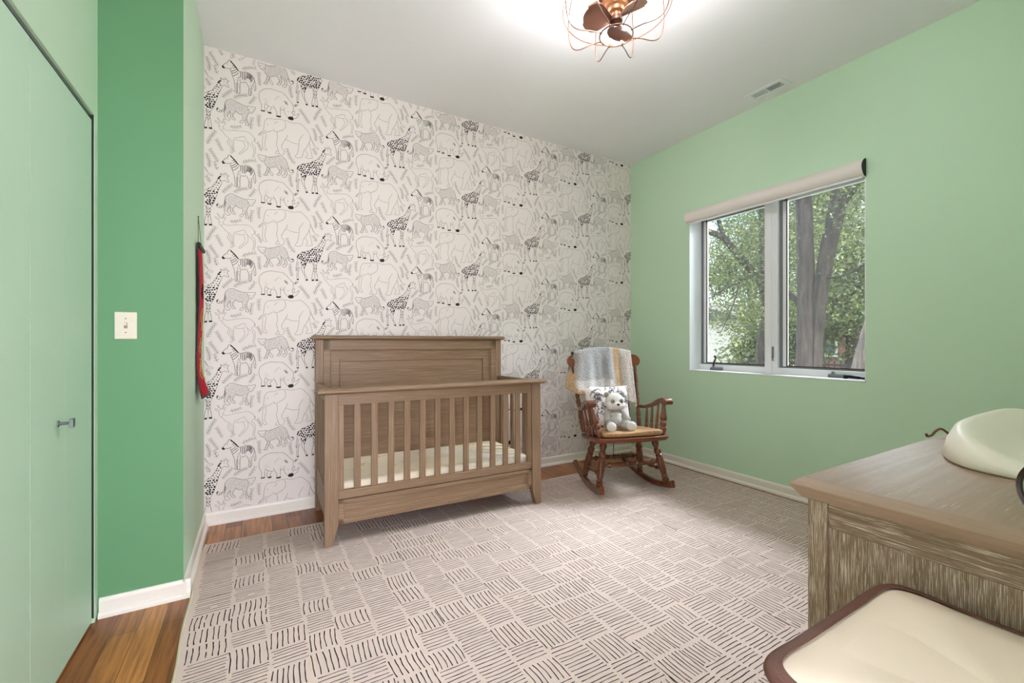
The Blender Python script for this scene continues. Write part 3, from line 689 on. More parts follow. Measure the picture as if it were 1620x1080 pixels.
# red hanging banner on the left wall
RED = plain('red_brocade', rgb(186, 8, 32), 0.7, nscale=120, nstr=0.2, var=0.15, spec=0.15)
GOLD = plain('gold_thread', rgb(190, 150, 90), 0.45, 0.3, nscale=200, nstr=0.2)
hb = thing('wall_banner', 'narrow red hanging banner with black border on the left wall beside the wallpaper', 'wall hanging', (XL, 2.975, 0))
BW = 0.105
def ban(u, v, off=0.0, wide=BW):
    s = v
    x = 0.010 + 0.006 * math.sin(s * 5.5) + 0.040 * max(0, (s - 0.72) / 0.28) ** 1.8 * (0.6 + 0.5 * u) + 0.004 * math.sin(u * 3)
    return (x + off, (u - 0.5) * 2 * wide + 0.012 * math.sin(s * 4), 1.665 - 0.825 * s + 0.02 * max(0, s - .8) * u * 5 * .3)
def solid_sheet(fn, nu, nv, th, name, mat, parent):
    m = MB()
    a = [[Vector(fn(i / (nu - 1), j / (nv - 1))) for i in range(nu)] for j in range(nv)]
    vs = [p for r in a for p in r] + [p - Vector((th, 0, 0)) for r in a for p in r]; N = nu * nv; fs = []
    for j in range(nv - 1):
        for i in range(nu - 1):
            q = (j * nu + i, j * nu + i + 1, (j + 1) * nu + i + 1, (j + 1) * nu + i); fs.append(q); fs.append(tuple(x + N for x in reversed(q)))
    edge = [i for i in range(nu)] + [j * nu + nu - 1 for j in range(1, nv)] + [(nv - 1) * nu + i for i in range(nu - 2, -1, -1)] + [j * nu for j in range(nv - 2, 0, -1)]
    for i in range(len(edge)):
        p, q = edge[i], edge[(i + 1) % len(edge)]; fs.append((p, q, q + N, p + N))
    m.add(vs, fs, 0, True); return m.build(name, mat, parent)
solid_sheet(lambda u, v: ban(u, v, 0), 9, 40, 0.002, 'border_cloth', BLACK, hb)['label'] = 'black cloth border'
solid_sheet(lambda u, v: ban(0.08 + u * 0.84, 0.012 + v * 0.972, 0.0016), 9, 40, 0.0012, 'red_panel', RED, hb)['label'] = 'red brocade panel'
rr = random.Random(3)
for (c0, c1, mt) in ((0.24, 0.33, BLACK), (0.40, 0.55, GOLD), (0.60, 0.70, GOLD), (0.74, 0.88, GOLD)):
    m = MB()
    for q in range(3):
        u0 = 0.3 + 0.4 * rr.random(); pts = []
        for i in range(7):
            t = i / 6
            p = Vector(ban(u0 + 0.12 * math.sin(t * 7 + q), c0 + (c1 - c0) * t, 0.0030)); pts.append(p)
        m.tube(catmull(pts, 3), 0.0022, 6)
    m.build('embroidered_motif', mt, hb)
MB().tube([(0.016, -BW - 0.012, 1.672), (0.016, BW + 0.012, 1.672)], 0.011, 12).build('hanging_rod', BLACK, hb)
MB().tube([(0.012, -BW + 0.02, 1.68), (0.003, 0, 1.845), (0.012, BW - 0.02, 1.68)], 0.0012, 6).build('hanging_cord', BLACK, hb)
MB().lathe([(0.003, 0), (0.003, 0.006), (0.0045, 0.008)], 10, Matrix.Translation((-0.0005, 0, 1.845)) @ Matrix.Rotation(R(90), 4, 'Y')).build('nail', STEEL, hb)

# ------------------------------------------------------------------ rug
RUGB = plain('rug_ground', rgb(214, 192, 181), 0.95, nscale=600, nstr=0.25, var=0.04, spec=0.1)
RUGI = plain('rug_ink', rgb(50, 50, 57), 0.95, nscale=500, nstr=0.2, var=0.25, spec=0.1)
BIND = plain('rug_binding', rgb(206, 196, 168), 0.9, nscale=500, nstr=0.3)
RX0, RX1, RY0, RY1, RT = -0.252, 3.315, 0.30, 2.975, 0.007
rug = thing('area_rug', 'large cream area rug with black brush-stroke blocks covering the wood floor', 'rug', (0, 0, 0.0004))
def rug_wave(x, y):
    return 0.0016 * (1 + math.sin(y * 9 + x * 3)) * max(0, 1 - (x - RX0) / 0.5) + 0.003 * max(0, 1 - abs(x - 0.02) / .06) * max(0, 1 - abs(y - 2.93) / .08)
def edge_x(y): return 0.006 * math.sin(y * 4.2) + 0.004 * math.sin(y * 11)
def edge_y(x): return 0.010 * math.sin(x * 2.1 + .6) + 0.003 * math.sin(x * 9)
m = MB(); NU, NV = 80, 60
def rugp(u, v, z=RT):
    x = RX0 + (RX1 - RX0) * u; y = RY0 + (RY1 - RY0) * v
    return (x + edge_x(y) * (1 - u), y + edge_y(x) * v, z + rug_wave(x, y))
m.grid(NU, NV, lambda u, v: rugp(u, v))
rim = [(i / (NU - 1), 0) for i in range(NU)] + [(1, j / (NV - 1)) for j in range(1, NV)] + [(i / (NU - 1), 1) for i in range(NU - 2, -1, -1)] + [(0, j / (NV - 1)) for j in range(NV - 2, 0, -1)]
top = [rugp(u, v) for u, v in rim]; bot = [(p[0], p[1], 0) for p in top]; n = len(rim)
m.add(top + bot, [(i, n + i, n + (i + 1) % n, (i + 1) % n) for i in range(n)])
rnd = random.Random(11)
def stroke(x0, y0, x1, y1, w, bow=0.0):
    k = 6; d = Vector((x1 - x0, y1 - y0)); L = d.length; d.normalize(); nrm = Vector((-d.y, d.x)); vs = []
    bow += (rnd.random() - .5) * 0.003; ph = rnd.random() * 6
    for i in range(k):
        t = i / (k - 1); c = Vector((x0, y0)) + d * L * t + nrm * (bow * math.sin(math.pi * t) + 0.0007 * math.sin(ph + t * 9))
        ww = w * (0.62 + 0.5 * rnd.random()) * (1.25 if i in (0, k - 1) and rnd.random() < .5 else 1) * .5
        for s in (-1, 1):
            p = c + nrm * s * ww; z = RT + 0.0006 + rug_wave(p.x, p.y); vs.append((p.x + edge_x(p.y) * max(0, 1 - (p.x - RX0) / .4), p.y + edge_y(p.x) * max(0, (p.y - RY0) / (RY1 - RY0)), z))
    a = 0
    while a < k - 1:
        b = min(k - 1, a + (2 if rnd.random() < .18 else k))
        m.add(vs[2 * a:2 * b + 2], [(2 * i, 2 * i + 1, 2 * i + 3, 2 * i + 2) for i in range(b - a)], 1)
        a = b + (0 if b == k - 1 else (1 if rnd.random() < .15 else 0))
x = RX0 + 0.018; colw = []
while x < RX1 - 0.06:
    wx = rnd.choice((0.108, 0.120, 0.130, 0.142)); wx = min(wx, RX1 - 0.012 - x)
    y = RY1 - 0.016; prev = rnd.random() < .5
    while y > RY0 + 0.05:
        hy = rnd.choice((0.105, 0.118, 0.135)); bw = (rnd.random() - .5) * 0.007; tl = (rnd.random() - .5) * .012; hy = min(hy, y - RY0 - 0.01)
        along_y = rnd.random() < (0.36 if prev else 0.52); prev = along_y
        g = 0.016
        if along_y:
            q = x + 0.004
            while q < x + wx - 0.003:
                j = (rnd.random() - .5) * .012
                stroke(q + tl, y - g / 2 + j * .6, q + (rnd.random() - .5) * .004, y - hy + g / 2 + j, 0.0039, bw)
                q += 0.0190 * (0.82 + .36 * rnd.random())
        else:
            q = y - 0.004
            while q > y - hy + 0.003:
                j = (rnd.random() - .5) * .012
                stroke(x + g / 2 + j, q + tl * .5, x + wx - g / 2 + j, q + (rnd.random() - .5) * .003, 0.0033, bw * .5)
                q -= 0.0172 * (0.84 + .32 * rnd.random())
        y -= hy
    x += wx
m.build('woven_field', [RUGB, RUGI], rug, fix=False)
def strip(u):  # pale binding along the left edge
    return rugp(0, u)
pts = [Vector(strip(i / 60)) + Vector((-0.001, 0, -0.002)) for i in range(61)]
MB().tube(pts, 0.0055, 8).build('edge_binding', BIND, rug)
fr = MB(); y = RY0
while y < RY1:
    L = 0.032 + 0.012 * rnd.random(); dy = (rnd.random() - .5) * .012
    fr.tube([(RX1 - 0.002, y, 0.005), (RX1 + L * .5, y + dy * .4, 0.0045), (RX1 + L, y + dy, 0.0025)], [0.0020, 0.0018, 0.0012], 5)
    y += 0.0165
fr.build('fringe', plain('dark_fringe', rgb(96, 86, 80), 0.9), rug); bpy.data.objects['fringe']['label'] = 'dark knotted fringe'; bpy.data.objects['fringe']['kind'] = 'stuff'

# ------------------------------------------------------------------ crib
CRIB_LOC, CRIB_RZ = (1.0375, 2.915, 0.0052), R(-1.8)
crib = thing('baby_crib', 'washed oak baby crib with tall panelled headboard against the animal wallpaper', 'crib', CRIB_LOC, CRIB_RZ)
crib.rotation_euler.x = -0.0112
hx, yf, yb = 0.706, -0.345, 0.330
def foot(xo, xi, y0, y1, z1, zt=0.115, w=0.042):
    """post with a foot tapering on its inner side"""
    s = 1 if xi > xo else -1; m = MB()
    poly = [(xo, 0), (xo + s * w, 0), (xi, zt), (xi, z1), (xo, z1)]
    return m.prism(poly, y0, y1, lambda u, v, w_: (u, w_, v))
for s in (-1, 1):
    foot(s * hx, s * (hx - 0.072), yf, yf + 0.052, 0.845).build('post', CRZ, crib, bevel=0.003)
    MB().box(min(s * hx, s * (hx - .05)), max(s * hx, s * (hx - .05)), yb - 0.062, yb, 0, 1.160).build('back_post', CRZ, crib, bevel=0.003)
# front panel
cap = MB()
def capstrip(m, x0, x1, y0, y1, z0, z1):
    a, b = 0.016, 0.010; zm = z0 + (z1 - z0) * .45
    def ring(z, e): return [(x0 + e, y0 + e, z), (x1 - e, y0 + e, z), (x1 - e, y1 - e, z), (x0 + e, y1 - e, z)]
    m.rings([ring(z0, a), ring(zm - .004, 0.0), ring(zm + .004, 0.0), ring(z1, b)], True, True, True, 0, False)
capstrip(cap, -hx - 0.036, hx + 0.036, yf - 0.030, yf + 0.075, 0.845, 0.877)
cap.build('top_rail', CRX, crib, bevel=0.002)
xi = hx - 0.072
MB().box(-xi, xi, yf + 0.008, yf + 0.040, 0.782, 0.845).build('apron', CRX, crib, bevel=0.002)
MB().box(-xi, xi, yf + 0.008, yf + 0.040, 0.252, 0.300).build('lower_rail', CRX, crib, bevel=0.003)
for s in (-1, 1):
    a, b = sorted((s * xi, s * (xi - 0.030)))
    MB().box(a, b, yf + 0.010, yf + 0.038, 0.300, 0.782).build('stile', CRZ, crib, bevel=0.002)
for i in range(12):
    xx = -0.530 + i * 0.0963
    MB().box(xx - 0.0185, xx + 0.0185, yf + 0.014, yf + 0.032, 0.299, 0.784).build('slat', CRZ, crib, bevel=0.003)
fp = MB(); z0, z1 = 0.112, 0.248
fp.box(-xi, xi, yf + 0.006, yf + 0.034, z1 - 0.022, z1).box(-xi, xi, yf + .006, yf + .034, z0, z0 + .030).box(-xi, -xi + .030, yf + .006, yf + .034, z0, z1).box(xi - .03, xi, yf + .006, yf + .034, z0, z1)
fp.build('lower_panel_frame', CRX, crib, bevel=0.003)
fm = MB(); e = 0.009
for a in ((-xi + .03, xi - .03, z0 + .03, z0 + .03 + e), (-xi + .03, xi - .03, z1 - .022 - e, z1 - .022), (-xi + .03, -xi + .03 + e, z0 + .03, z1 - .022), (xi - .03 - e, xi - .03, z0 + .03, z1 - .022)):
    fm.box(a[0], a[1], yf + .010, yf + .026, a[2], a[3])
fm.build('panel_moulding', CRX, crib, bevel=0.003)
MB().box(-xi + .03, xi - .03, yf + .017, yf + .027, z0 + .02, z1 - .01).build('lower_panel', CRX, crib)
# headboard
hbd = MB(); capstrip(hbd, -hx - 0.026, hx + 0.026, yb - 0.088, yb + 0.014, 1.160, 1.190); hbd.build('headboard_cap', CRX, crib, bevel=0.002)
MB().box(-hx + .05, hx - .05, yb - 0.050, yb - 0.012, 0.20, 1.16).build('headboard_panel', CRX, crib)
fm = MB()
for (i, o, yy, zt) in ((0.05, 0.045, 0.062, 0.072), ):
    fm.box(-hx + i, -hx + i + o, yb - yy, yb - .04, 0.22, 1.16).box(hx - i - o, hx - i, yb - yy, yb - .04, 0.22, 1.16).box(-hx + i, hx - i, yb - yy, yb - .04, 1.16 - zt, 1.16)
fm.build('headboard_frame', CRX, crib, bevel=0.003)
for ins, top, yy in ((0.095, 0.072, 0.056), (0.155, 0.140, 0.060)):
    q = MB(); e = 0.011; x0, x1, zt = -hx + ins, hx - ins, 1.16 - top
    q.box(x0, x0 + e, yb - yy, yb - .045, 0.25, zt).box(x1 - e, x1, yb - yy, yb - .045, .25, zt).box(x0, x1, yb - yy, yb - .045, zt - e, zt)
    q.build('headboard_moulding', CRX, crib, bevel=0.0035)
# sides
for s in (-1, 1):
    a, b = sorted((s * (hx - 0.008), s * (hx - 0.040))); y0, y1 = yf + 0.052, yb - 0.062
    MB().box(a, b, y0, y1, 0.800, 0.868).build('side_top_rail', CRY, crib, bevel=0.003)
    MB().box(a, b, y0, y1, 0.125, 0.300).build('side_lower_rail', CRY, crib, bevel=0.003)
    for i in range(6):
        yy = y0 + (y1 - y0) * (i + 0.5) / 6
        MB().box(a + .007, b - .007, yy - 0.0185, yy + 0.0185, 0.299, 0.801).build('side_slat', CRZ, crib, bevel=0.003)
for zz in (0.255, 0.315):
    MB().lathe([(0.006, 0), (0.006, 0.002), (0.003, 0.003)], 10, Matrix.Translation((-hx, yb - 0.030, zz)) @ Matrix.Rotation(R(-90), 4, 'Y')).build('bolt_cap', STEEL, crib)
MB().box(-hx + .04, hx - .04, yf + .045, yb - .065, 0.185, 0.200).build('mattress_support', CRX, crib)

# mattress with a fitted sheet (puffed along the side)
def sheet_mat():
    m, nt, b = newmat('map_print_sheet')
    v = mapped(nt); a = tnoise(nt, v, 9.0, 7, 0.66, 0.8); a2 = tnoise(nt, v, 2.2, 3, 0.5)
    c = mixc(nt, ramp(nt, a2, [(0.42, (0, 0, 0)), (0.60, (1, 1, 1))]), rgb(246, 230, 202), rgb(232, 222, 208))
    c = mixc(nt, ramp(nt, a, [(0.60, (0, 0, 0)), (0.66, (1, 1, 1))]), c, rgb(224, 192, 150))
    d = tnoise(nt, v, 24, 2, 0.5)
    c = mixc(nt, ramp(nt, d, [(0.72, (0, 0, 0)), (0.75, (1, 1, 1))]), c, rgb(150, 140, 120))
    nt.links.new(c, b.inputs['Base Color']); b.inputs['Roughness'].default_value = 0.85
    bump(nt, b, tnoise(nt, v, 9, 3), 0.25, 0.01); return m
mt = thing('crib_mattress', 'cream crib mattress in a tan map print fitted sheet inside the crib', 'mattress', CRIB_LOC, CRIB_RZ)
mt.rotation_euler.x = -0.0112
def mattress():
    m = MB(); hx_, hy_ = 0.648, 0.292; cx, cy = 0, -0.009; zb, zt = 0.2008, 0.338
    per = []; N = 240
    def outline(i, e):
        t = i / N * 4; s = int(t) % 4; f = t - int(t)
        r = 0.05
        cs = [(-hx_, -hy_), (hx_, -hy_), (hx_, hy_), (-hx_, hy_)]
        p = Vector(cs[s]).lerp(Vector(cs[(s + 1) % 4]), f)
        # rounded corner pull
        nx, ny = p.x / hx_, p.y / hy_
        k = (abs(nx) ** 14 + abs(ny) ** 14) ** (1 / 14); p = p / k
        n = 13 if s in (0, 2) else 6
        puff = abs(math.sin(math.pi * f * n)) ** 0.6
        d = e - 0.006 * (1 - puff)
        return Vector((p.x * (1 + d / hx_) + cx, p.y * (1 + d / hy_) + cy))
    rs = []
    for z, e in ((zb, -0.012), (zb + .012, -0.002), (zb + 0.045, 0.004), (zb + .085, 0.004), (zt - .018, 0.0), (zt - .005, -0.012), (zt, -0.032), (zt + .001, -0.09), (zt + .001, -0.20)):
        rs.append([(*outline(i, e), z + (0.003 * math.sin(outline(i, e).x * 9 + outline(i, e).y * 14) if z > zt - .003 else 0)) for i in range(N)])
    m.rings(rs, True, True)
    return m
mattress().build('fitted_sheet', sheet_mat(), mt, angle=60)

# ------------------------------------------------------------------ rocking chair
CH_LOC, CH_RZ = (2.496, 2.530, 0.0105), R(-16)
ch = thing('rocking_chair', 'turned maple rocking chair in the corner under the knitted blanket', 'rocking chair', CH_LOC, CH_RZ)
def rock_z(y): return 0.0 + (y - 0.02) ** 2 / (2 * 0.95)
def rx(s, y): return s * (0.292 - 0.09 * (y + 0.25))
for s in (-1, 1):
    m = MB(); rs = []
    for i in range(26):
        t = i / 25; y = -0.245 + 0.665 * t; z = rock_z(y); x = rx(s, y); hh = 0.044 - 0.010 * t; ww = 0.017
        dz = (y - 0.02) / 0.95; nn = Vector((0, -dz, 1)).normalized()
        b = Vector((x, y, z)); tp = b + nn * hh
        if i == 0: tp = b + nn * hh * 1.25
        rs.append([b + Vector((-ww, 0, 0)), b + Vector((ww, 0, 0)), tp + Vector((ww, 0, 0)), tp + Vector((-ww, 0, 0))])
    m.rings(rs, sm=False); m.build('rocker', CHW, ch, bevel=0.005)
LEGP = [(0, .011), (.03, .019), (.09, .023), (.12, .015), (.14, .020), (.17, .020), (.19, .0155), (.22, .020), (.40, .0235), (.56, .0225), (.60, .018), (.615, .021), (.635, .021), (.655, .016), (.69, .022), (.73, .0235), (.77, .021), (.80, .0145), (.85, .019), (.92, .024), (.97, .018), (1.0, .012)]
LEGP = [(t, r * 1.2) for t, r in LEGP]
legs = []
for s in (-1, 1):
    p0 = (rx(s, -0.165), -0.165, rock_z(-0.165) + 0.036); p1 = (s * 0.215, -0.105, 0.378)
    q0 = (rx(s, 0.165), 0.165, rock_z(0.165) + 0.032); q1 = (s * 0.20, 0.100, 0.358)
    MB().turned(p0, p1, LEGP, 18).build('leg', CHW, ch); MB().turned(q0, q1, LEGP, 18).build('leg', CHW, ch)
    legs.append((Vector(p0).lerp(Vector(p1), .48), Vector(q0).lerp(Vector(q1), .48), Vector(p0).lerp(Vector(p1), .30), Vector(q0).lerp(Vector(q1), .30)))
STR = [(0, .009), (.10, .011), (.13, .020), (.155, .020), (.175, .012), (.20, .016), (.36, .0205), (.40, .016), (.42, .021), (.44, .015), (.50, .022), (.56, .015), (.58, .021), (.60, .016), (.64, .0205), (.80, .016), (.825, .012), (.845, .020), (.87, .020), (.90, .011), (1, .009)]
MB().turned(legs[0][0], legs[1][0], STR, 16).build('front_stretcher', CHW, ch)
MB().turned(legs[0][1], legs[1][1], STR, 16).build('rear_stretcher', CHW, ch)
for a in legs: MB().turned(a[2], a[3], [(0, .008), (.2, .011), (.25, .017), (.3, .011), (.5, .016), (.7, .011), (.75, .017), (.8, .011), (1, .008)], 14).build('side_stretcher', CHW, ch)
# seat: shaped slab, two stepped layers
def seat_outline(e=0.0):
    pts = []
    c = [(-0.295, -0.150), (-0.27, -0.200), (-0.14, -0.226), (0, -0.232), (0.14, -0.226), (0.27, -0.200), (0.295, -0.150), (0.285, 0.02), (0.272, 0.165), (0.235, 0.205), (0, 0.215), (-0.235, 0.205), (-0.272, 0.165), (-0.285, 0.02)]
    return [(p.x * (1 + e / .29), p.y * (1 + e / .21)) for p in catmull([Vector(q) for q in c], 5, True)]
m = MB(); rs = []
for z, e in ((0.364, -0.035), (0.368, -0.012), (0.380, -0.006)): rs.append([(x, y, z - .10 * y) for x, y in seat_outline(e)])
m.rings(rs); m.build('seat_underlayer', CHX, ch)
m = MB(); rs = []
for z, e in ((0.3795, -0.008), (0.383, 0.0), (0.400, 0.001), (0.405, -0.006)): rs.append([(x, y, z - .10 * y) for x, y in seat_outline(e)])
rs.append([(x * .6, y * .6, 0.399 - .06 * y) for x, y in seat_outline(-0.01)])
m.rings(rs); m.build('seat', CHX, ch)
# back posts, spindles, crest
def backpt(x, t): return Vector((x * (1 + 0.16 * t), 0.178 + 0.145 * t + 0.012 * math.sin(math.pi * t), 0.40 + 0.53 * t))
POST = [(0, .013), (.04, .016), (.16, .019), (.18, .014), (.20, .019), (.24, .0195), (.27, .015), (.30, .018), (.33, .014), (.40, .017), (.46, .018), (.48, .014), (.52, .019), (.56, .014), (.75, .0155), (.92, .012), (1, .010)]
for s in (-1, 1): MB().turned(backpt(s * .255, 0), backpt(s * .255, 1) + Vector((0, 0, 0.02)), POST, 16).build('back_post', CHW, ch)
SPN = [(0, .007), (.1, .009), (.3, .011), (.34, .008), (.38, .011), (.42, .008), (.6, .010), (1, .006)]
for i in range(5):
    xx = -0.17 + 0.085 * i
    MB().turned(backpt(xx, 0), backpt(xx, 1), SPN, 10).build('back_spindle', CHW, ch)
cr = MB(); rs = []
for i in range(81):
    t = -math.cos(math.pi * i / 80); x = 0.338 * t
    top = 1.015 + 0.045 * math.cos(t * math.pi / 2 * 1.05) if abs(t) < .80 else None
    bot = 0.918 + 0.008 * (1 - t * t)
    if abs(t) >= .80:
        u = (abs(t) - .80) / .20; hh = max(0.004, 0.054 * math.sqrt(max(0.0, 1 - u ** 2.2))); top = 0.972 + hh + 0.000; bot = 0.972 - hh
    y = 0.322 + 0.022 * (1 - t * t) + (0.0); th = 0.014
    lean = 0.16
    r = []
    for (dy, z) in ((-th, bot), (th, bot), (th, top), (-th, top)):
        r.append(Vector((x, y + dy + (z - .95) * lean, z)))
    rs.append(r)
cr.rings(rs, sm=False); cr.build('crest_rail', CHX, ch, bevel=0.006)
# arms with scrolled ends
for s in (-1, 1):
    pts = catmull([(s * .268, 0.215, 0.592), (s * .285, 0.14, 0.594), (s * .300, 0.05, 0.622), (s * .312, -0.03, 0.664), (s * .322, -0.085, 0.683), (s * .326, -0.125, 0.676)], 6)
    m = MB(); rs = []
    k = len(pts)
    for i, p in enumerate(pts):
        t = i / (k - 1); w = 0.018 + 0.014 * t; h_ = 0.013
        tg = (pts[min(i + 1, k - 1)] - pts[max(i - 1, 0)]).normalized(); up = Vector((1, 0, 0)).cross(tg)
        if up.z < 0: up = -up
        rs.append([p + Vector((-w, 0, 0)) - up * h_, p + Vector((w, 0, 0)) - up * h_, p + Vector((w, 0, 0)) + up * h_, p + Vector((-w, 0, 0)) + up * h_])
    m.rings(rs, sm=False); arm = m.build('arm', CHX, ch, bevel=0.005)
    MB().lathe([(0.016, 0), (0.022, 0.002), (0.022, 0.064), (0.016, 0.066)], 20, Matrix.Translation((s * .326 - 0.033, -0.122, 0.667)) @ Matrix.Rotation(R(90), 4, 'Y')).build('arm_scroll', CHX, arm)
    MB().turned((s * .262, -0.150, 0.414), (s * .318, -0.080, 0.668), [(0, .013), (.06, .018), (.14, .024), (.20, .026), (.25, .018), (.30, .026), (.38, .026), (.42, .018), (.45, .026), (.50, .028), (.56, .026), (.70, .020), (.86, .014), (.93, .020), (1, .014)], 16).build('arm_post', CHW, ch)
    for q, (yy, zz) in enumerate(((-0.02, 0.650), (0.055, 0.612), (0.125, 0.588))):
        MB().turned((s * .268, -0.045 + q * .068, 0.402), (s * (.309 - q * .008), yy, zz), [(0, .008), (.12, .012), (.32, .014), (.36, .009), (.39, .013), (.45, .012), (1, .008)], 12).build('arm_spindle', CHW, ch)

# seat cushion, pillow, blanket, panda (all rest on the chair)
def weave(name, c, c2, sc_=180, strength=0.5):
    m, nt, b = newmat(name); v = mapped(nt)
    wv = nt.nodes.new('ShaderNodeTexWave'); wv.inputs['Scale'].default_value = sc_; nt.links.new(v, wv.inputs['Vector']); wv.bands_direction = 'X'
    w2 = nt.nodes.new('ShaderNodeTexWave'); w2.inputs['Scale'].default_value = sc_; nt.links.new(v, w2.inputs['Vector']); w2.bands_direction = 'Y'
    mm = nt.nodes.new('ShaderNodeMath'); mm.operation = 'MULTIPLY'; nt.links.new(wv.outputs['Fac'], mm.inputs[0]); nt.links.new(w2.outputs['Fac'], mm.inputs[1])
    nt.links.new(mixc(nt, mm.outputs[0], c2, c), b.inputs['Base Color']); b.inputs['Roughness'].default_value = 0.9
    bump(nt, b, mm.outputs[0], strength, 0.003); return m
cu = thing('seat_cushion', 'flat tan woven cushion on the seat of the rocking chair', 'cushion', (CH_LOC[0], CH_LOC[1], CH_LOC[2] + 0.401), CH_RZ)
m = MB(); rs = []
def cush(e, z): return [(x * .86 * (1 + e), y * .90 * (1 + e), z - .09 * y * (1 + e) + 0.004 * math.sin(x * 11) * (z > .02)) for x, y in seat_outline(0)]
for e, z in ((-.10, 0.006), (-.02, 0.011), (0.0, 0.024), (-.010, 0.038), (-.06, 0.047), (-.20, 0.052), (-.6, 0.051)): rs.append(cush(e, z))
m.rings(rs); m.build('cushion_body', weave('tan_corduroy', rgb(212, 172, 128), rgb(176, 132, 92), 48), cu)

MB().tube(catmull([(.062, .150, -.006), (.062, .200, -.010), (.060, .226, -.020), (.050, .228, -.070), (.038, .224, -.140), (.033, .220, -.215)], 5), 0.0034, 8).build('cushion_tie', plain('dark_brown_tie', rgb(58, 40, 30), .8), cu)['label'] = 'dark brown tie hanging below the seat'

def toile():
    m, nt, b = newmat('black_white_toile'); v = mapped(nt, (1, 1, 1))
    a = tnoise(nt, v, 13, 5, 0.68, 0.9); f = tnoise(nt, v, 90, 3, 0.7)
    msk = ramp(nt, a, [(0.495, (0, 0, 0)), (0.535, (1, 1, 1))]); mf = ramp(nt, f, [(0.35, (0.25, 0.25, 0.25)), (0.55, (1, 1, 1))])
    mk = mixc(nt, 1.0, msk, mf, 'MULTIPLY')
    nt.links.new(mixc(nt, mk, rgb(240, 228, 222), rgb(40, 32, 46)), b.inputs['Base Color']); b.inputs['Roughness'].default_value = 0.85
    return m
pm = Matrix.Translation((CH_LOC[0], CH_LOC[1], CH_LOC[2])) @ Matrix.Rotation(CH_RZ, 4, 'Z')
def on_chair(x, y, z): return tuple(pm @ Vector((x, y, z)))
pw = thing('throw_pillow', 'square black and white toile pillow propped against the rocking chair back', 'pillow', on_chair(-0.045, 0.135, 0.442), CH_RZ)
m = MB(); N = 17
def pil(sg):
    def f(u, v):
        a, b = (u - .5) * 2, (v - .5) * 2
        th = 0.055 * ((1 - a ** 4) * (1 - b ** 4)) ** 0.6
        wob = 1 - 0.05 * (1 - abs(a)) * abs(b) ** 3 - 0.05 * (1 - abs(b)) * abs(a) ** 3
        x = a * .195 * wob; z = .163 + b * .163 * wob; y = sg * th + z * .20
        return (x, y, z)
    return f
m.grid(N, N, pil(-1)); m.grid(N, N, pil(1)); m.build('pillow_cover', toile(), pw, angle=70)

def knit():
    m, nt, b = newmat('striped_knit'); tc = nt.nodes.new('ShaderNodeTexCoord'); sp = nt.nodes.new('ShaderNodeSeparateXYZ'); nt.links.new(tc.outputs['UV'], sp.inputs[0])
    gray, tan, wht, dk = rgb(198, 191, 188), rgb(222, 184, 144), rgb(240, 232, 226), rgb(158, 150, 150)
    cu_ = ramp(nt, sp.outputs[0], [(0.0, dk), (0.10, gray), (0.34, rgb(202, 200, 200)), (0.62, rgb(176, 172, 174)), (0.66, wht), (0.71, tan), (0.79, tan), (0.84, wht), (0.93, rgb(238, 218, 206)), (1.0, wht)])
    hem = ramp(nt, sp.outputs[1], [(0.0, tan), (0.045, tan), (0.07, wht), (0.16, wht), (0.19, gray)])
    hm = ramp(nt, sp.outputs[1], [(0.15, (1, 1, 1)), (0.21, (0, 0, 0))])
    lt = ramp(nt, sp.outputs[0], [(0.60, (1, 1, 1)), (0.68, (0, 0, 0))])
    ml = mixc(nt, 1.0, hm, lt, 'MULTIPLY')
    c = mixc(nt, ml, cu_, hem)
    lc = ramp(nt, sp.outputs[0], [(0.10, (1, 1, 1)), (0.13, (0, 0, 0))]); vc = ramp(nt, sp.outputs[1], [(0.22, (1, 1, 1)), (0.26, (0, 0, 0))])
    c = mixc(nt, mixc(nt, 1.0, lc, vc, 'MULTIPLY'), c, tan)
    mp = nt.nodes.new('ShaderNodeMapping'); mp.inputs['Scale'].default_value = (62, 104, 1); nt.links.new(tc.outputs['UV'], mp.inputs[0])
    vo = nt.nodes.new('ShaderNodeTexVoronoi'); vo.inputs['Scale'].default_value = 1.0; vo.inputs['Randomness'].default_value = 0.55; nt.links.new(mp.outputs[0], vo.inputs['Vector'])
    h = ramp(nt, vo.outputs['Distance'], [(0.15, (1, 1, 1)), (0.62, (0, 0, 0))])
    c = mixc(nt, ramp(nt, vo.outputs['Distance'], [(0.48, (0, 0, 0)), (0.72, (0.5, 0.5, 0.5))]), c, rgb(96, 92, 96))
    nt.links.new(c, b.inputs['Base Color']); b.inputs['Roughness'].default_value = 0.95; b.inputs['Specular IOR Level'].default_value = 0.1
    bump(nt, b, h, 0.9, 0.006); return m
bl = thing('knit_blanket', 'grey, tan and white knitted blanket draped over the rocking chair back', 'blanket', CH_LOC, CH_RZ)
NUB, NVB = 61, 70
def crest_top(x):
    t = x / 0.338
    return 1.015 + 0.045 * math.cos(max(-1, min(1, t)) * math.pi / 2 * 1.05)
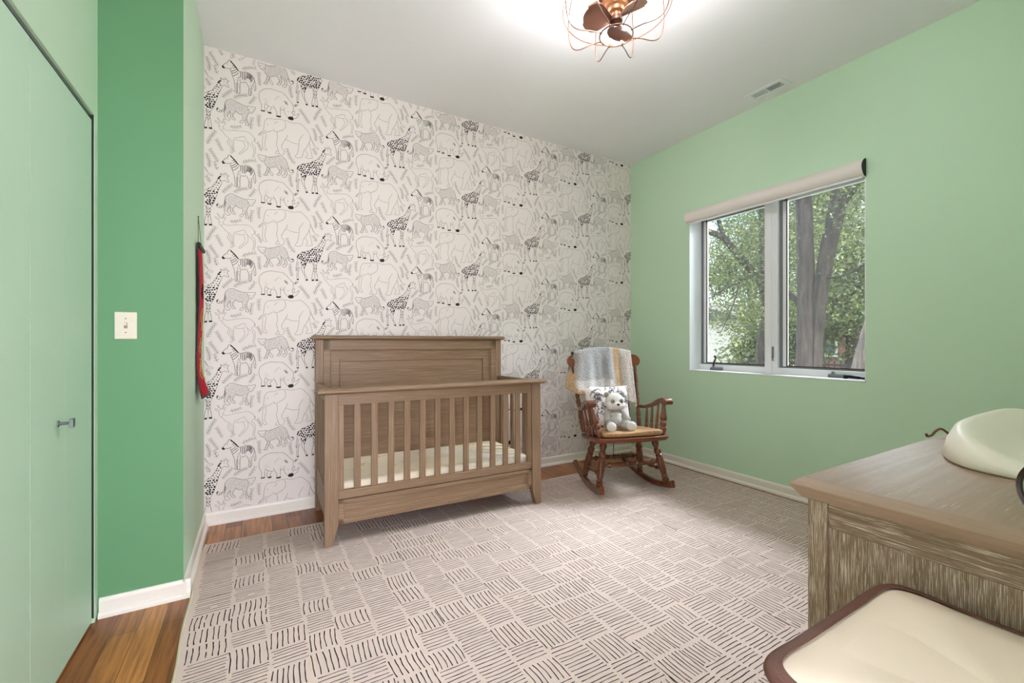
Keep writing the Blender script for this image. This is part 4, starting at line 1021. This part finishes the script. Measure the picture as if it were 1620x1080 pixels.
def blanket_pt(u, v):
    # v: 0 front hem -> 1 rear hem ; u: 0 left -> 1 right
    x = -0.285 + 0.535 * u
    fz = 0.775 - 0.055 * math.sin(min(1, u / .30) * math.pi / 2) * (1 if u < .3 else 1) + 0.035 * math.sin(u * 3.1) - 0.135 * max(0, (u - .70) / .30) ** 1.0
    fz = 0.690 + 0.058 * math.exp(-((u - .0) / .10) ** 2) + 0.012 * math.exp(-((u - .45) / .25) ** 2) - 0.075 * (1 / (1 + math.exp(-(u - .84) * 34)))
    zt = crest_top(x) + 0.016
    frontlen = zt - fz; backlen = 0.26
    s = v * (frontlen + 0.06 + backlen)
    tx = x / .338; yc = 0.322 + 0.022 * (1 - tx * tx) + (zt - .95) * .16
    fold = 0.010 * math.sin(u * 17 + 1.0) + 0.006 * math.sin(u * 41)
    if s < frontlen:
        z = fz + s; d = (zt - z)
        y = yc - 0.030 - d * 0.26 - 0.05 * max(0, d - .12) + fold * min(1, d / .12)
        xs = -0.085 * math.exp(-(u / .22) ** 2) * min(1, d / .25) - 0.012 * d / .3 * u
        if u < .16: y += (0.16 - u) * .25 * min(1, d / .1)
        return Vector((x + xs, y, z))
    s -= frontlen
    if s < 0.06:
        a = s / 0.06 * math.pi
        return Vector((x, yc - 0.030 * math.cos(a), zt + 0.012 * math.sin(a)))
    s -= 0.06
    return Vector((x, yc + 0.030 - s * .06 + fold * .5, zt - s))
m = MB(); m.grid(NUB, NVB, lambda u, v: blanket_pt(u, v))
bo = m.build('blanket_cloth', knit(), bl, fix=False)
uvl = bo.data.uv_layers.new(name='UVMap')
for poly in bo.data.polygons:
    for li in poly.loop_indices:
        vi = bo.data.loops[li].vertex_index; i, j = vi % NUB, vi // NUB
        uvl.data[li].uv = (i / (NUB - 1), j / (NVB - 1) * 1.0)
sm_ = bo.modifiers.new('thickness', 'SOLIDIFY'); sm_.thickness = 0.007; sm_.offset = 0
tas = MB(); e0 = blanket_pt(0.985, 0.0)
tas.tube(catmull([e0, e0 + Vector((0.002, -.004, -.012)), e0 + Vector((-.004, -.004, -.026))], 3), 0.0045, 6); tas.build('tassel', plain('cream_yarn', rgb(238, 222, 206), 0.95), bl)

# ---- plush panda
def plush(name, c, var=0.08):
    m, nt, b = newmat(name); v = mapped(nt); f = tnoise(nt, v, 160, 3, 0.7); g = tnoise(nt, v, 30, 3)
    nt.links.new(mixc(nt, f, tuple(x * (1 - var * 2) for x in c[:3]) + (1,), tuple(min(1, x * (1 + var)) for x in c[:3]) + (1,)), b.inputs['Base Color'])
    b.inputs['Roughness'].default_value = 1.0; b.inputs['Sheen Weight'].default_value = 0.35; b.inputs['Specular IOR Level'].default_value = 0.1
    bump(nt, b, f, 0.8, 0.005); return m
PG, PW, PGD = plush('grey_plush', rgb(190, 184, 178)), plush('white_plush', rgb(240, 232, 226)), plush('dark_grey_plush', rgb(158, 152, 146))
PEY = plush('beige_grey_plush', rgb(178, 162, 150))
pa = thing('plush_panda', 'soft grey and white plush panda sitting on the tan rocking chair cushion', 'stuffed animal', on_chair(-0.092, -0.060, 0.458), CH_RZ + R(-8))
def remesh(o, vox=0.006, sm=6):
    r = o.modifiers.new('fuse', 'REMESH'); r.mode = 'VOXEL'; r.voxel_size = vox; r.use_smooth_shade = True
    s = o.modifiers.new('smooth', 'SMOOTH'); s.factor = 0.5; s.iterations = sm
    return o
def limb(m, a, b, r0, r1, n=8):
    a, b = Vector(a), Vector(b)
    for i in range(n):
        t = i / (n - 1); r = r0 + (r1 - r0) * t; m.ellipsoid(a.lerp(b, t), (r, r, r), 14, 9)
m = MB()
m.ellipsoid((0, 0.045, 0.072), (0.070, 0.062, 0.076)); m.ellipsoid((0, 0.048, 0.125), (0.056, 0.050, 0.06))
limb(m, (-0.055, 0.035, 0.150), (-0.085, -0.030, 0.085), 0.030, 0.026); limb(m, (0.055, 0.035, 0.150), (0.092, -0.020, 0.092), 0.030, 0.026)
limb(m, (-0.045, 0.03, 0.040), (-0.066, -0.075, 0.040), 0.040, 0.039); limb(m, (0.045, 0.03, 0.040), (0.090, -0.068, 0.042), 0.040, 0.039)
m.ellipsoid((0, 0.1, 0.03), (0.03, 0.03, 0.03))
pa.scale = (0.94, 0.94, 0.94)
remesh(m.build('body', PG, pa))
m = MB(); m.ellipsoid((0, 0.0, 0.075), (0.056, 0.052, 0.056)); m.ellipsoid((0, -0.006, 0.118), (0.05, 0.028, 0.016)); remesh(m.build('belly', plush('pale_grey_plush', rgb(206, 200, 194)), pa), 0.005, 4)
MB().ellipsoid((0, 0.004, 0.124), (0.054, 0.030, 0.018)).build('chest_band', PW, pa)
m = MB(); m.ellipsoid((0, 0.028, 0.228), (0.080, 0.072, 0.072)); m.ellipsoid((0, -0.030, 0.205), (0.046, 0.036, 0.034)); m.ellipsoid((-.045, -.005, .20), (.035, .04, .035)); m.ellipsoid((.045, -.005, .20), (.035, .04, .035)); m.ellipsoid((0, 0.02, 0.272), (0.05, 0.045, 0.024))
hd = remesh(m.build('head', PW, pa), 0.005, 5)
for s in (-1, 1):
    m = MB(); m.ellipsoid((s * 0.066, 0.030, 0.284), (0.024, 0.014, 0.024)); m.build('ear', PGD, hd)
    MB().ellipsoid((s * 0.036, -0.038, 0.238), (0.019, 0.010, 0.022), M=Matrix.Rotation(R(s * 22), 4, 'Y')).build('eye_patch', PEY, hd)
    MB().ellipsoid((s * 0.033, -0.0478, 0.240), (0.0050, 0.0035, 0.0060)).build('eye', BLACK, hd)
m = MB(); m.ellipsoid((0, -0.0655, 0.216), (0.0125, 0.007, 0.008)); m.tube([(0, -0.0680, 0.210), (0, -0.0672, 0.198)], 0.0012, 6); m.build('nose', BLACK, hd)
for (x, y, z) in ((-0.071, -0.105, 0.041), (0.100, -0.096, 0.043)):
    m = MB(); m.ellipsoid((x, y, z), (0.040, 0.020, 0.040)); m.build('foot_pad', PW, pa)
for (x, y, z) in ((-0.087, -0.042, 0.078), (0.096, -0.030, 0.084)):
    m = MB(); m.ellipsoid((x, y, z), (0.021, 0.018, 0.020)); m.build('paw', PGD, pa)

# ------------------------------------------------------------------ dresser with changing tray
DZ = 0.880
dr = thing('dresser', 'cerused oak dresser in the right foreground carrying the white changing tray', 'dresser', (0.945, 0.450, 0.0))
dx1, dy0 = 1.45, -0.565          # local extents: x 0..1.45, y -0.565..0
m = MB()
def drring(z, e): return [(-0.020 + e, dy0 - 0.002 + e * .2, z), (dx1 + .02 - e, dy0 - .002 + e * .2, z), (dx1 + .02 - e, 0.025 - e, z), (-0.020 + e, 0.025 - e, z)]
m.rings([drring(DZ - 0.040, 0.016), drring(DZ - 0.017, 0.0), drring(DZ - 0.014, 0.0), drring(DZ - 0.001, 0.0155), drring(DZ, 0.018)], True, True, True, 0, False)
for i_, f_ in enumerate(m.f):
    xs_ = [m.v[q][0] for q in f_]
    if max(xs_) - min(xs_) < 0.03: m.m[i_] = 1
m.build('dresser_top', [DRX, DRE], dr, bevel=0.0015)
BT = DZ - 0.040
for (x0, y0) in ((0, -0.034), (0, dy0), (dx1 - .034, -0.034), (dx1 - .034, dy0)):
    MB().box(x0, x0 + .034, y0, y0 + .034, 0.0082, BT).build('corner_post', DRZ, dr, bevel=0.0025)
for x0 in (0, dx1):
    s = 1 if x0 == 0 else -1
    def bx(a, b): return (min(x0 + s * a, x0 + s * b), max(x0 + s * a, x0 + s * b))
    MB().box(*bx(.003, .026), dy0 + .034, -.034, BT - 0.036, BT).build('side_rail', DRY, dr, bevel=0.002)
    MB().box(*bx(.0065, .026), dy0 + .034, -.034, BT - 0.050, BT - .030).build('side_moulding', DRY, dr, bevel=0.002)
    MB().box(*bx(.003, .026), dy0 + .034, -.034, 0.07, 0.125).build('side_rail', DRY, dr, bevel=0.002)
    MB().box(*bx(.009, .022), dy0 + .034, -.034, 0.11, BT - .045).build('side_panel', DRZ, dr)
MB().box(.034, dx1 - .034, dy0 + .004, dy0 + .016, 0.07, BT).build('back_panel', DRX, dr)
for za_, zb_ in ((BT - .03, BT), (.07, .11)): MB().box(.034, dx1 - .034, -.030, -.006, za_, zb_).build('front_rail', DRX, dr, bevel=.002)
nrow, zlo, zhi = 3, .115, BT - .035
for c in range(2):
    for r in range(nrow):
        xa = .040 + c * (dx1 - .08) / 2 + .003; xb = .040 + (c + 1) * (dx1 - .08) / 2 - .003
        za = zlo + r * (zhi - zlo) / nrow + .003; zb = zlo + (r + 1) * (zhi - zlo) / nrow - .003
        d = MB().box(xa, xb, -.026, -.004, za, zb).build('drawer', DRX, dr, bevel=.003)
        for f in (.25, .75):
            MB().lathe([(.007, 0), (.006, .012), (.014, .018), (.016, .024), (.010, .029)], 16, Matrix.Translation((xa + (xb - xa) * f, -.004, (za + zb) / 2)) @ Matrix.Rotation(R(-90), 4, 'X')).build('knob', BRONZE, d)

# white contoured changing tray
FOAM = plain('white_soft_foam', rgb(250, 238, 224), 0.42, nscale=150, nstr=0.02, var=0.01)
ctr = thing('changing_tray', 'white contoured changing tray on the dresser top', 'changing tray', (1.675, 0.190, DZ + 0.0006))
hx_, hy_ = 0.405, 0.205
def superell(a, n): c, s = math.cos(a), math.sin(a); return (math.copysign(abs(c) ** (2 / n), c), math.copysign(abs(s) ** (2 / n), s))
N = 96; rs = []
def trring(fx, zfun, n=3.2):
    out = []
    for i in range(N):
        a = 2 * math.pi * i / N; x, y = superell(a, n); out.append((x * (hx_ - fx), y * (hy_ - fx), zfun(x, y)))
    return out
def rimh(x, y):
    side = min(1.0, abs(y) ** 1.5 + 0.0); return 0.020 + 0.060 * side ** 0.9
rs = [trring(0.006, lambda x, y: 0.0), trring(0.0, lambda x, y: 0.006), trring(0.006, lambda x, y: rimh(x, y) * .55), trring(0.018, lambda x, y: rimh(x, y) * .90), trring(0.030, rimh), trring(0.042, lambda x, y: rimh(x, y) * .97), trring(0.075, lambda x, y: rimh(x, y) * .66 + .002), trring(0.11, lambda x, y: rimh(x, y) * .22 + .006, 2.8), trring(0.14, lambda x, y: .0125, 2.6), trring(0.17, lambda x, y: .0115, 2.4), trring(0.195, lambda x, y: .011, 2.2)]
m = MB(); m.rings(rs); m.build('tray_shell', FOAM, ctr, angle=80)
# small brown strap end behind the tray
st = MB().tube(catmull([(1.618, 0.466, DZ + 0.013), (1.622, 0.465, DZ + 0.005), (1.636, 0.464, DZ + .0035), (1.650, 0.462, DZ + .006), (1.662, 0.458, DZ + .016), (1.678, 0.45, DZ + .022), (1.70, 0.44, DZ + .006)], 4), 0.0032, 8).build('leather_strap', plain('brown_leather', rgb(120, 72, 50), 0.5))
tag(st, 'small curled brown strap end on the dresser edge behind the white tray', 'strap')

# round framed mirror at the near end of the dresser
mi = thing('table_mirror', 'small round dark brown framed mirror standing on the dresser in front of the tray', 'mirror', (0.990, 0.141, DZ + 0.0006), R(-115))
ring = MB(); rs = []
RRm, cz = 0.0415, 0.0505
prof = [(0.0, 0.004), (.0022, .0055), (.004, .0035), (.0055, .005), (.007, .002), (.007, -.003), (0.0, -.0045), (-.0015, 0)]
for i in range(64):
    a = 2 * math.pi * i / 64
    rs.append([((RRm + p) * math.cos(a), -q, cz + (RRm + p) * math.sin(a)) for p, q in prof])
ring.rings(rs, loop=True, sm=True)
ring.build('mirror_frame', plain('dark_brown_lacquer', rgb(52, 34, 22), 0.25), mi, angle=50)
mm_, nt_, b_ = newmat('mirror_glass'); b_.inputs['Metallic'].default_value = 1.0; b_.inputs['Roughness'].default_value = 0.12; b_.inputs['Base Color'].default_value = (0.78, 0.80, 0.74, 1)
MB().lathe([(0.0415, -0.002), (0.0415, 0.002)], 48, Matrix.Translation((0, 0, cz)) @ Matrix.Rotation(R(90), 4, 'X')).build('mirror_glass', mm_, mi)
MB().lathe([(0.020, 0), (0.020, 0.003), (0.010, 0.008), (0.006, 0.012)], 24).build('mirror_foot', BRONZE, mi)

# cream hamper with brown piping
CREAM = plain('cream_canvas', rgb(246, 226, 206), 0.7, nscale=320, nstr=0.06, var=0.02, spec=0.2)
PIPE = plain('brown_leather_piping', rgb(104, 64, 52), 0.5, nscale=150, nstr=0.25, var=0.12)
HZ = 0.745
hm = thing('laundry_hamper', 'cream canvas hamper with brown piped lid standing beside the dresser', 'hamper', (0.727, 0.112, 0.008))
hw, hd_ = 0.198, 0.206
def hring(z, e, n=9, sag=0.0, N=96):
    out = []
    for i in range(N):
        a = 2 * math.pi * (i + .5) / N; x, y = superell(a, n)
        out.append((x * (hw + e), y * (hd_ + e), z - sag * (1 - abs(x) ** 2 * abs(y) ** 2)))
    return out
m = MB(); m.rings([hring(0, -.016), hring(.006, -.010), hring(.35, -.010), hring(HZ - .035, -.006), hring(HZ - .012, -.004)], True, True); m.build('hamper_body', CREAM, hm)
m = MB(); m.rings([hring(HZ - .032, -.005, sag=.010), hring(HZ - .022, -.001, sag=.010), hring(HZ - .008, -.004, sag=.010), hring(HZ - .002, -.016, sag=.011), hring(HZ - .001, -.05, 6, .013), hring(HZ - .001, -.11, 5, .015), hring(HZ - .001, -.17, 4, .016)], True, True); m.build('lid', CREAM, hm)
MB().tube([(x, y, z) for x, y, z in hring(HZ - .009, -.002, sag=.010)], 0.0072, 10, True).build('lid_piping', PIPE, hm)['label'] = 'dark brown leather piping'
rs = []
for dz, e in ((-.006, -.002), (-.0025, -.013), (-.0005, -.013), (-.003, -.001)): rs.append(hring(HZ + dz + .0018, e, sag=.0105))
m = MB(); m.rings(rs, False, False); m.build('piping_flange', PIPE, hm)

# ------------------------------------------------------------------ caged ceiling fan light
LC = (1.468, 1.530, H)
fan = thing('ceiling_fan_light', 'bronze caged ceiling fan light with glowing bulbs', 'ceiling fan light', LC)
BRASS = plain('aged_brass', rgb(112, 76, 48), 0.4, 0.7, nscale=40, nstr=0.02, var=0.1)
WIRE = plain('bronze_wire', rgb(108, 72, 50), 0.35, 0.7, nstr=0)
MB().lathe([(0.0, -0.0004), (0.115, -0.0004), (0.118, -0.012), (0.105, -0.022), (0.098, -0.03), (0.098, -0.195), (0.09, -0.212), (0.0, -0.212)], 40, caps=False).build('motor_housing', BRASS, fan)
MB().lathe([(0.084, -0.211), (0.082, -0.232), (0.070, -0.238), (0.068, -0.252), (0.056, -0.258), (0.052, -0.272), (0.040, -0.278), (0.036, -0.292), (0.022, -0.298), (0.020, -0.312)], 40).build('motor_collar', BRASS, fan)
MB().lathe([(0.018, -0.308), (0.030, -0.316), (0.030, -0.336), (0.016, -0.344), (0.006, -0.350)], 28).build('blade_hub', BRONZE, fan)
RV = Vector((0.863, -0.505)); FV = Vector((0.505, 0.863))
def ang(a):
    d = RV * math.cos(R(a)) + FV * math.sin(R(a)); return math.atan2(d.y, d.x)
BLADE = plain('bronze_blade', rgb(112, 78, 64), 0.3, 0.35, nstr=0.02, var=0.08)
for a in (188, 308, 68):
    th = ang(a); m = MB(); rs = []
    for i in range(17):
        t = .5 - .5 * math.cos(math.pi * i / 16); r = 0.020 + 0.142 * t
        wd = 0.014 + 0.052 * math.sin(math.pi / 2 * min(1, t / .62)) ** 1.4
        if t > .5: wd *= max(0.05, math.sqrt(max(0, 1 - ((t - .5) / .5) ** 2.6)))
        tw = R(30 - 12 * t)
        sec = []
        for j in range(9):
            q = -1 + 2 * j / 8; yy = q * wd; zz = 0.010 * (1 - q * q)
            sec.append(Vector((r, yy * math.cos(tw) - zz * math.sin(tw), yy * math.sin(tw) + zz * math.cos(tw) - 0.326)))
        lo = [p + Vector((0, 0, -0.0022)) for p in reversed(sec)]
        rs.append(sec + lo)
    m.rings(rs); o = m.build('fan_blade', BLADE, fan, angle=50); o.rotation_euler = (0, 0, th)
EM, nt_, b_ = newmat('lamp_bulb_glow')
b_.inputs['Base Color'].default_value = (1, 1, 1, 1); b_.inputs['Emission Color'].default_value = (1.0, 0.97, 1.03, 1); b_.inputs['Emission Strength'].default_value = BULB
for a in (170, -18, 76, 262):
    th = ang(a)
    M = Matrix.Rotation(th, 4, 'Z') @ Matrix.Translation((0.094, 0, -0.250)) @ Matrix.Rotation(R(90 + 27), 4, 'Y')
    s = MB().lathe([(0.019, -0.01), (0.021, 0.0), (0.021, 0.034), (0.018, 0.038)], 20, M).build('lamp_socket', BRASS, fan)
    MB().lathe([(0.013, 0.036), (0.015, 0.046), (0.022, 0.060), (0.0285, 0.078), (0.030, 0.092), (0.026, 0.108), (0.016, 0.119), (0.004, 0.123)], 24, M).build('bulb', EM, s)
CR, CT = 0.250, -0.400
prof = [(0.077, CT), (0.13, CT + .004), (0.185, CT + .002), (0.222, CT + .018), (0.242, CT + .060), (CR, CT + .12), (CR - .004, CT + .20), (0.225, CT + .285), (0.175, CT + .36), (0.112, CT + .385)]
for k in range(8):
    th = ang(11.5 + 45 * k); pts = [(r * math.cos(th), r * math.sin(th), z) for r, z in prof]
    MB().tube(catmull(pts, 5), 0.0024, 7).build('cage_wire', WIRE, fan)
def hoop(r, z, w): return MB().tube([(r * math.cos(2 * math.pi * i / 64), r * math.sin(2 * math.pi * i / 64), z) for i in range(64)], w, 7, True)
hoop(0.077, CT, 0.0030).build('cage_ring', WIRE, fan); hoop(CR + .001, CT + .125, 0.0024).build('cage_hoop', WIRE, fan)
for k in range(8):
    th = ang(11.5 + 45 * k)
    MB().ellipsoid((0.077 * math.cos(th), 0.077 * math.sin(th), CT), (.0055, .0055, .0055), 10, 6).build('cage_rivet', WIRE, fan)

# ------------------------------------------------------------------ outside the window
GZ = -0.9
GR = plain('lawn_grass', rgb(96, 112, 60), 0.9, nscale=3, nstr=0.3, var=0.3)
o = MB().box(XR + 0.6, 60, -20, 50, GZ - .2, GZ).build('ground', GR); struct(o)
def bark():
    m, nt, b = newmat('tree_bark'); v = mapped(nt, (9, 9, 1.6)); f = tnoise(nt, v, 2.0, 6, 0.65, 0.4)
    nt.links.new(ramp(nt, f, [(0.3, rgb(44, 36, 34)), (0.55, rgb(80, 67, 63)), (0.75, rgb(106, 93, 88))]), b.inputs['Base Color']); b.inputs['Roughness'].default_value = 0.95
    bump(nt, b, f, 0.8, 0.05); return m
BARK = bark()
def leafmat(name, dark, light):
    m, nt, b = newmat(name); nt.nodes.remove(b); out = nt.nodes['Material Output']
    g = nt.nodes.new('ShaderNodeNewGeometry'); c = ramp(nt, g.outputs['Random Per Island'], [(0.0, dark), (0.80, light), (0.88, light), (1.0, rgb(206, 212, 160))])  # top ramp stop paints sunlit highlights onto a few random leaves
    d = nt.nodes.new('ShaderNodeBsdfDiffuse'); t = nt.nodes.new('ShaderNodeBsdfTranslucent'); gl = nt.nodes.new('ShaderNodeBsdfGlossy'); gl.inputs['Roughness'].default_value = .4
    nt.links.new(c, d.inputs[0]); nt.links.new(mixc(nt, 1.0, c, (1.15, 1.2, .7, 1), 'MULTIPLY'), t.inputs[0])
    a = nt.nodes.new('ShaderNodeMixShader'); a.inputs[0].default_value = .42; nt.links.new(d.outputs[0], a.inputs[1]); nt.links.new(t.outputs[0], a.inputs[2])
    a2 = nt.nodes.new('ShaderNodeMixShader'); a2.inputs[0].default_value = .06; nt.links.new(a.outputs[0], a2.inputs[1]); nt.links.new(gl.outputs[0], a2.inputs[2])
    nt.links.new(a2.outputs[0], out.inputs[0]); return m
LEAF1 = leafmat('leaf_green', rgb(50, 60, 38), rgb(116, 126, 78)); LEAF2 = leafmat('leaf_far_green', rgb(62, 72, 48), rgb(134, 142, 96))
rl = random.Random(21)
def leaves(m, clumps, n, size):
    tot = sum(r[0] * r[1] * r[2] for _, r in clumps)
    for c, r in clumps:
        k = int(n * r[0] * r[1] * r[2] / tot); c = Vector(c)
        twigs = [Vector((rl.gauss(0, .5) * r[0], rl.gauss(0, .5) * r[1], rl.gauss(0, .5) * r[2])) for _ in range(max(3, k // 14))]
        for _ in range(k):
            p = c + rl.choice(twigs) + Vector((rl.gauss(0, .16), rl.gauss(0, .16), rl.gauss(0, .10)))
            d = Vector((rl.gauss(0, 1), rl.gauss(0, 1), rl.gauss(-.5, .6))).normalized(); s = d.cross(Vector((rl.gauss(0, 1), rl.gauss(0, 1), rl.gauss(0, 1)))).normalized()
            L = size * (.7 + .6 * rl.random()); w = L * .24; nn = d.cross(s) * L * .08
            m.add([p, p + d * L * .4 + s * w + nn, p + d * L, p + d * L * .4 - s * w + nn], [(0, 1, 2, 3)])
def tree(label, loc, limbs, clumps, n, size, mat, name='tree'):
    t = thing(name, label, 'tree', loc, group='trees outside the window')
    for pts, rad in limbs:
        P = catmull([Vector(p) - Vector(loc) for p in pts], 5); k = len(P); rr_ = [rad[0] + (rad[1] - rad[0]) * i / (k - 1) for i in range(k)]
        MB().tube(P, rr_, 14 if rad[0] > .1 else 7).build('trunk' if rad[0] > .1 else 'branch', BARK, t)
    m = MB(); leaves(m, [(Vector(c) - Vector(loc), r) for c, r in clumps], n, size)
    o = m.build('foliage', mat, t, fix=False); o['kind'] = 'stuff'
    return t
tree('large twin-trunk tree in the right window pane', (9.0, 4.30, GZ),
     [([(8.95, 4.30, GZ - .05), (8.95, 4.31, .6), (8.98, 4.30, 2.0), (8.95, 4.31, 3.2), (8.9, 4.35, 4.6), (8.8, 4.5, 7.0)], (.15, .13)),
      ([(9.05, 4.20, GZ - .05), (9.05, 4.18, .6), (9.06, 4.14, 1.6), (9.06, 4.02, 2.6), (9.1, 3.86, 3.5), (9.2, 3.70, 4.6), (9.3, 3.4, 6.5)], (.10, .165)),
      ([(9.1, 3.86, 3.45), (9.0, 3.55, 3.8), (8.9, 3.15, 4.1), (8.7, 2.4, 4.6)], (.075, .03)),
      ([(9.05, 4.1, 2.35), (8.9, 3.7, 2.30), (8.7, 3.2, 2.45), (8.5, 2.7, 2.4)], (.025, .012)),
      ([(8.96, 4.32, 1.75), (9.05, 4.75, 2.2), (9.3, 5.3, 2.35)], (.06, .02))],
     [((8.6, 3.5, 4.9), (1.1, 1.2, .6)), ((8.4, 2.7, 3.6), (.8, .9, .9)), ((9.5, 3.2, 3.0), (.8, .9, .9)), ((9.9, 3.1, 1.7), (.9, .9, .7)), ((9.4, 5.3, 3.4), (.9, .8, .9)), ((9.9, 5.0, 2.0), (.8, .7, .7)), ((9.0, 4.4, 6.5), (2.2, 2.2, 1.2))], 27000, 0.066, LEAF1)
tree('branching tree filling the left window pane', (11.0, 6.28, GZ),
     [([(11.0, 6.28, GZ - .05), (11.0, 6.25, .8), (11.05, 6.15, 1.9), (11.0, 6.19, 2.6), (10.9, 6.2, 4.5), (10.8, 6.3, 6.5)], (.2, .1)),
      ([(11.02, 6.15, 2.1), (10.9, 6.32, 2.75), (10.5, 6.5, 3.2), (10.1, 6.72, 3.72), (9.7, 6.95, 3.92), (9.2, 7.3, 4.1)], (.105, .06)),
      ([(10.1, 6.72, 3.72), (9.95, 6.8, 4.25), (9.8, 6.9, 5.0)], (.06, .04)),
      ([(10.8, 6.35, 2.85), (10.5, 6.5, 2.7), (10.1, 6.75, 2.45), (9.6, 7.0, 2.1)], (.035, .012)),
      ([(10.9, 6.2, 2.9), (10.6, 6.1, 3.1), (10.3, 6.0, 3.0)], (.04, .015)),
      ([(10.5, 6.55, 2.75), (10.3, 6.6, 2.1), (10.1, 6.8, 1.4)], (.025, .01))],
     [((10.6, 6.4, 4.6), (1.0, 1.0, .8)), ((10.3, 6.9, 2.9), (.9, .9, .6)), ((10.9, 6.4, 1.9), (1.0, .8, .5)), ((11.4, 5.9, 3.0), (.9, .9, 1.0)), ((10.5, 7.4, 1.7), (.6, .8, .4)), ((10.9, 6.4, 6.8), (1.8, 1.8, 1.0))], 24000, 0.066, LEAF1)
tree('thin leaning tree at the lower right corner of the window', (7.0, 2.76, GZ),
     [([(7.0, 2.95, GZ - .05), (7.0, 2.74, .5), (6.98, 2.62, 1.1), (6.95, 2.40, 2.0), (6.9, 2.15, 3.4)], (.105, .06))], [((7.1, 2.1, 4.0), (.7, .7, .6)), ((7.6, 2.5, 2.9), (.3, .3, .4))], 900, 0.08, LEAF1)
for (x, y, zc, rz_, lab) in ((15.5, 6.2, 2.9, 2.6, 'leafy background tree behind the twin trunks'), (17.0, 10.2, 4.4, 2.4, 'leafy background tree behind the branching tree'), (14.5, 7.6, 1.6, 1.4, 'low leafy tree behind the window mullion'), (16.5, 4.0, 4.2, 3.0, 'tall background tree at the far right of the window'), (19.5, 8.8, 6.2, 2.6, 'tall background tree seen high between the two nearer trees')):
    tree(lab, (x, y, GZ), [([(x, y, GZ - .05), (x + .1, y, zc * .5), (x, y + .1, zc + rz_ * .5)], (.2, .08))],
         [((x, y, zc), (rz_ * .8, rz_ * .8, rz_ * .75)), ((x - .9, y + .5, zc - .8), (rz_ * .5, rz_ * .5, rz_ * .4)), ((x - .6, y - .9, zc + .4), (rz_ * .5, rz_ * .5, rz_ * .4))], 14000, 0.14, LEAF2)
# neighbours
def house(name, label, cat_, x0, x1, y0, y1, zt, wall, roof, wins):
    t = thing(name, label, cat_, (x0, (y0 + y1) / 2, GZ)); oy = (y0 + y1) / 2
    MB().box(0, x1 - x0, y0 - oy, y1 - oy, -.05, zt - GZ).build('wall', wall, t)
    q = MB().prism([(y0 - oy - .3, zt - GZ), (y1 - oy + .3, zt - GZ), (0, zt - GZ + 1.3)], -.3, x1 - x0 + .3, lambda u, v, w_: (w_, u, v)); q.build('roof', roof, t)
    for (ya, yb_, za, zb_) in wins:
        f = MB().box(-.04, .0, ya - oy, yb_ - oy, za - GZ, zb_ - GZ).build('window', VINYL, t)
        MB().box(-.05, -.035, ya - oy + .08, yb_ - oy - .08, za - GZ + .08, zb_ - GZ - .08).build('pane', plain('dark_house_glass', rgb(90, 104, 116), 0.15), f)
ROOF = plain('grey_shingle', rgb(110, 104, 102), 0.9, nscale=4, nstr=.3)
house('house', 'pale stucco house beyond the trees in the lower left of the window', 'house', 21.5, 29, 13.2, 21, 2.3, plain('pale_stucco', rgb(240, 222, 212), .9, nscale=6), ROOF, ((15.2, 16.0, .3, 1.4),))
def brickm():
    m, nt, b = newmat('red_brick'); br = nt.nodes.new('ShaderNodeTexBrick'); nt.links.new(mapped(nt, (1, 1, 1), 'Object', (0, R(90), R(90))), br.inputs['Vector'])
    br.inputs['Scale'].default_value = 4; br.inputs['Color1'].default_value = rgb(176, 104, 88); br.inputs['Color2'].default_value = rgb(150, 84, 72); br.inputs['Mortar'].default_value = rgb(190, 170, 160)
    nt.links.new(br.outputs[0], b.inputs['Base Color']); b.inputs['Roughness'].default_value = .9; return m
house('brick_house', 'red brick house beyond the trees in the lower right of the window', 'house', 19.5, 26, 5.2, 9.2, 1.75, brickm(), ROOF, ((8.2, 9.0, .55, 1.35),))
fe = thing('garden_fence', 'dark picket fence in front of the red brick house', 'fence', (14.0, 6.3, GZ))
FEM = plain('dark_fence_paint', rgb(60, 54, 56), .8)
for zz in (.35, 1.35): MB().box(0, .04, -2.6, 2.6, zz, zz + .07).build('fence_rail', FEM, fe)
for k in range(35): MB().box(-.015, 0, -2.6 + k * .15, -2.57 + k * .15, .02, 1.5).build('picket', FEM, fe)
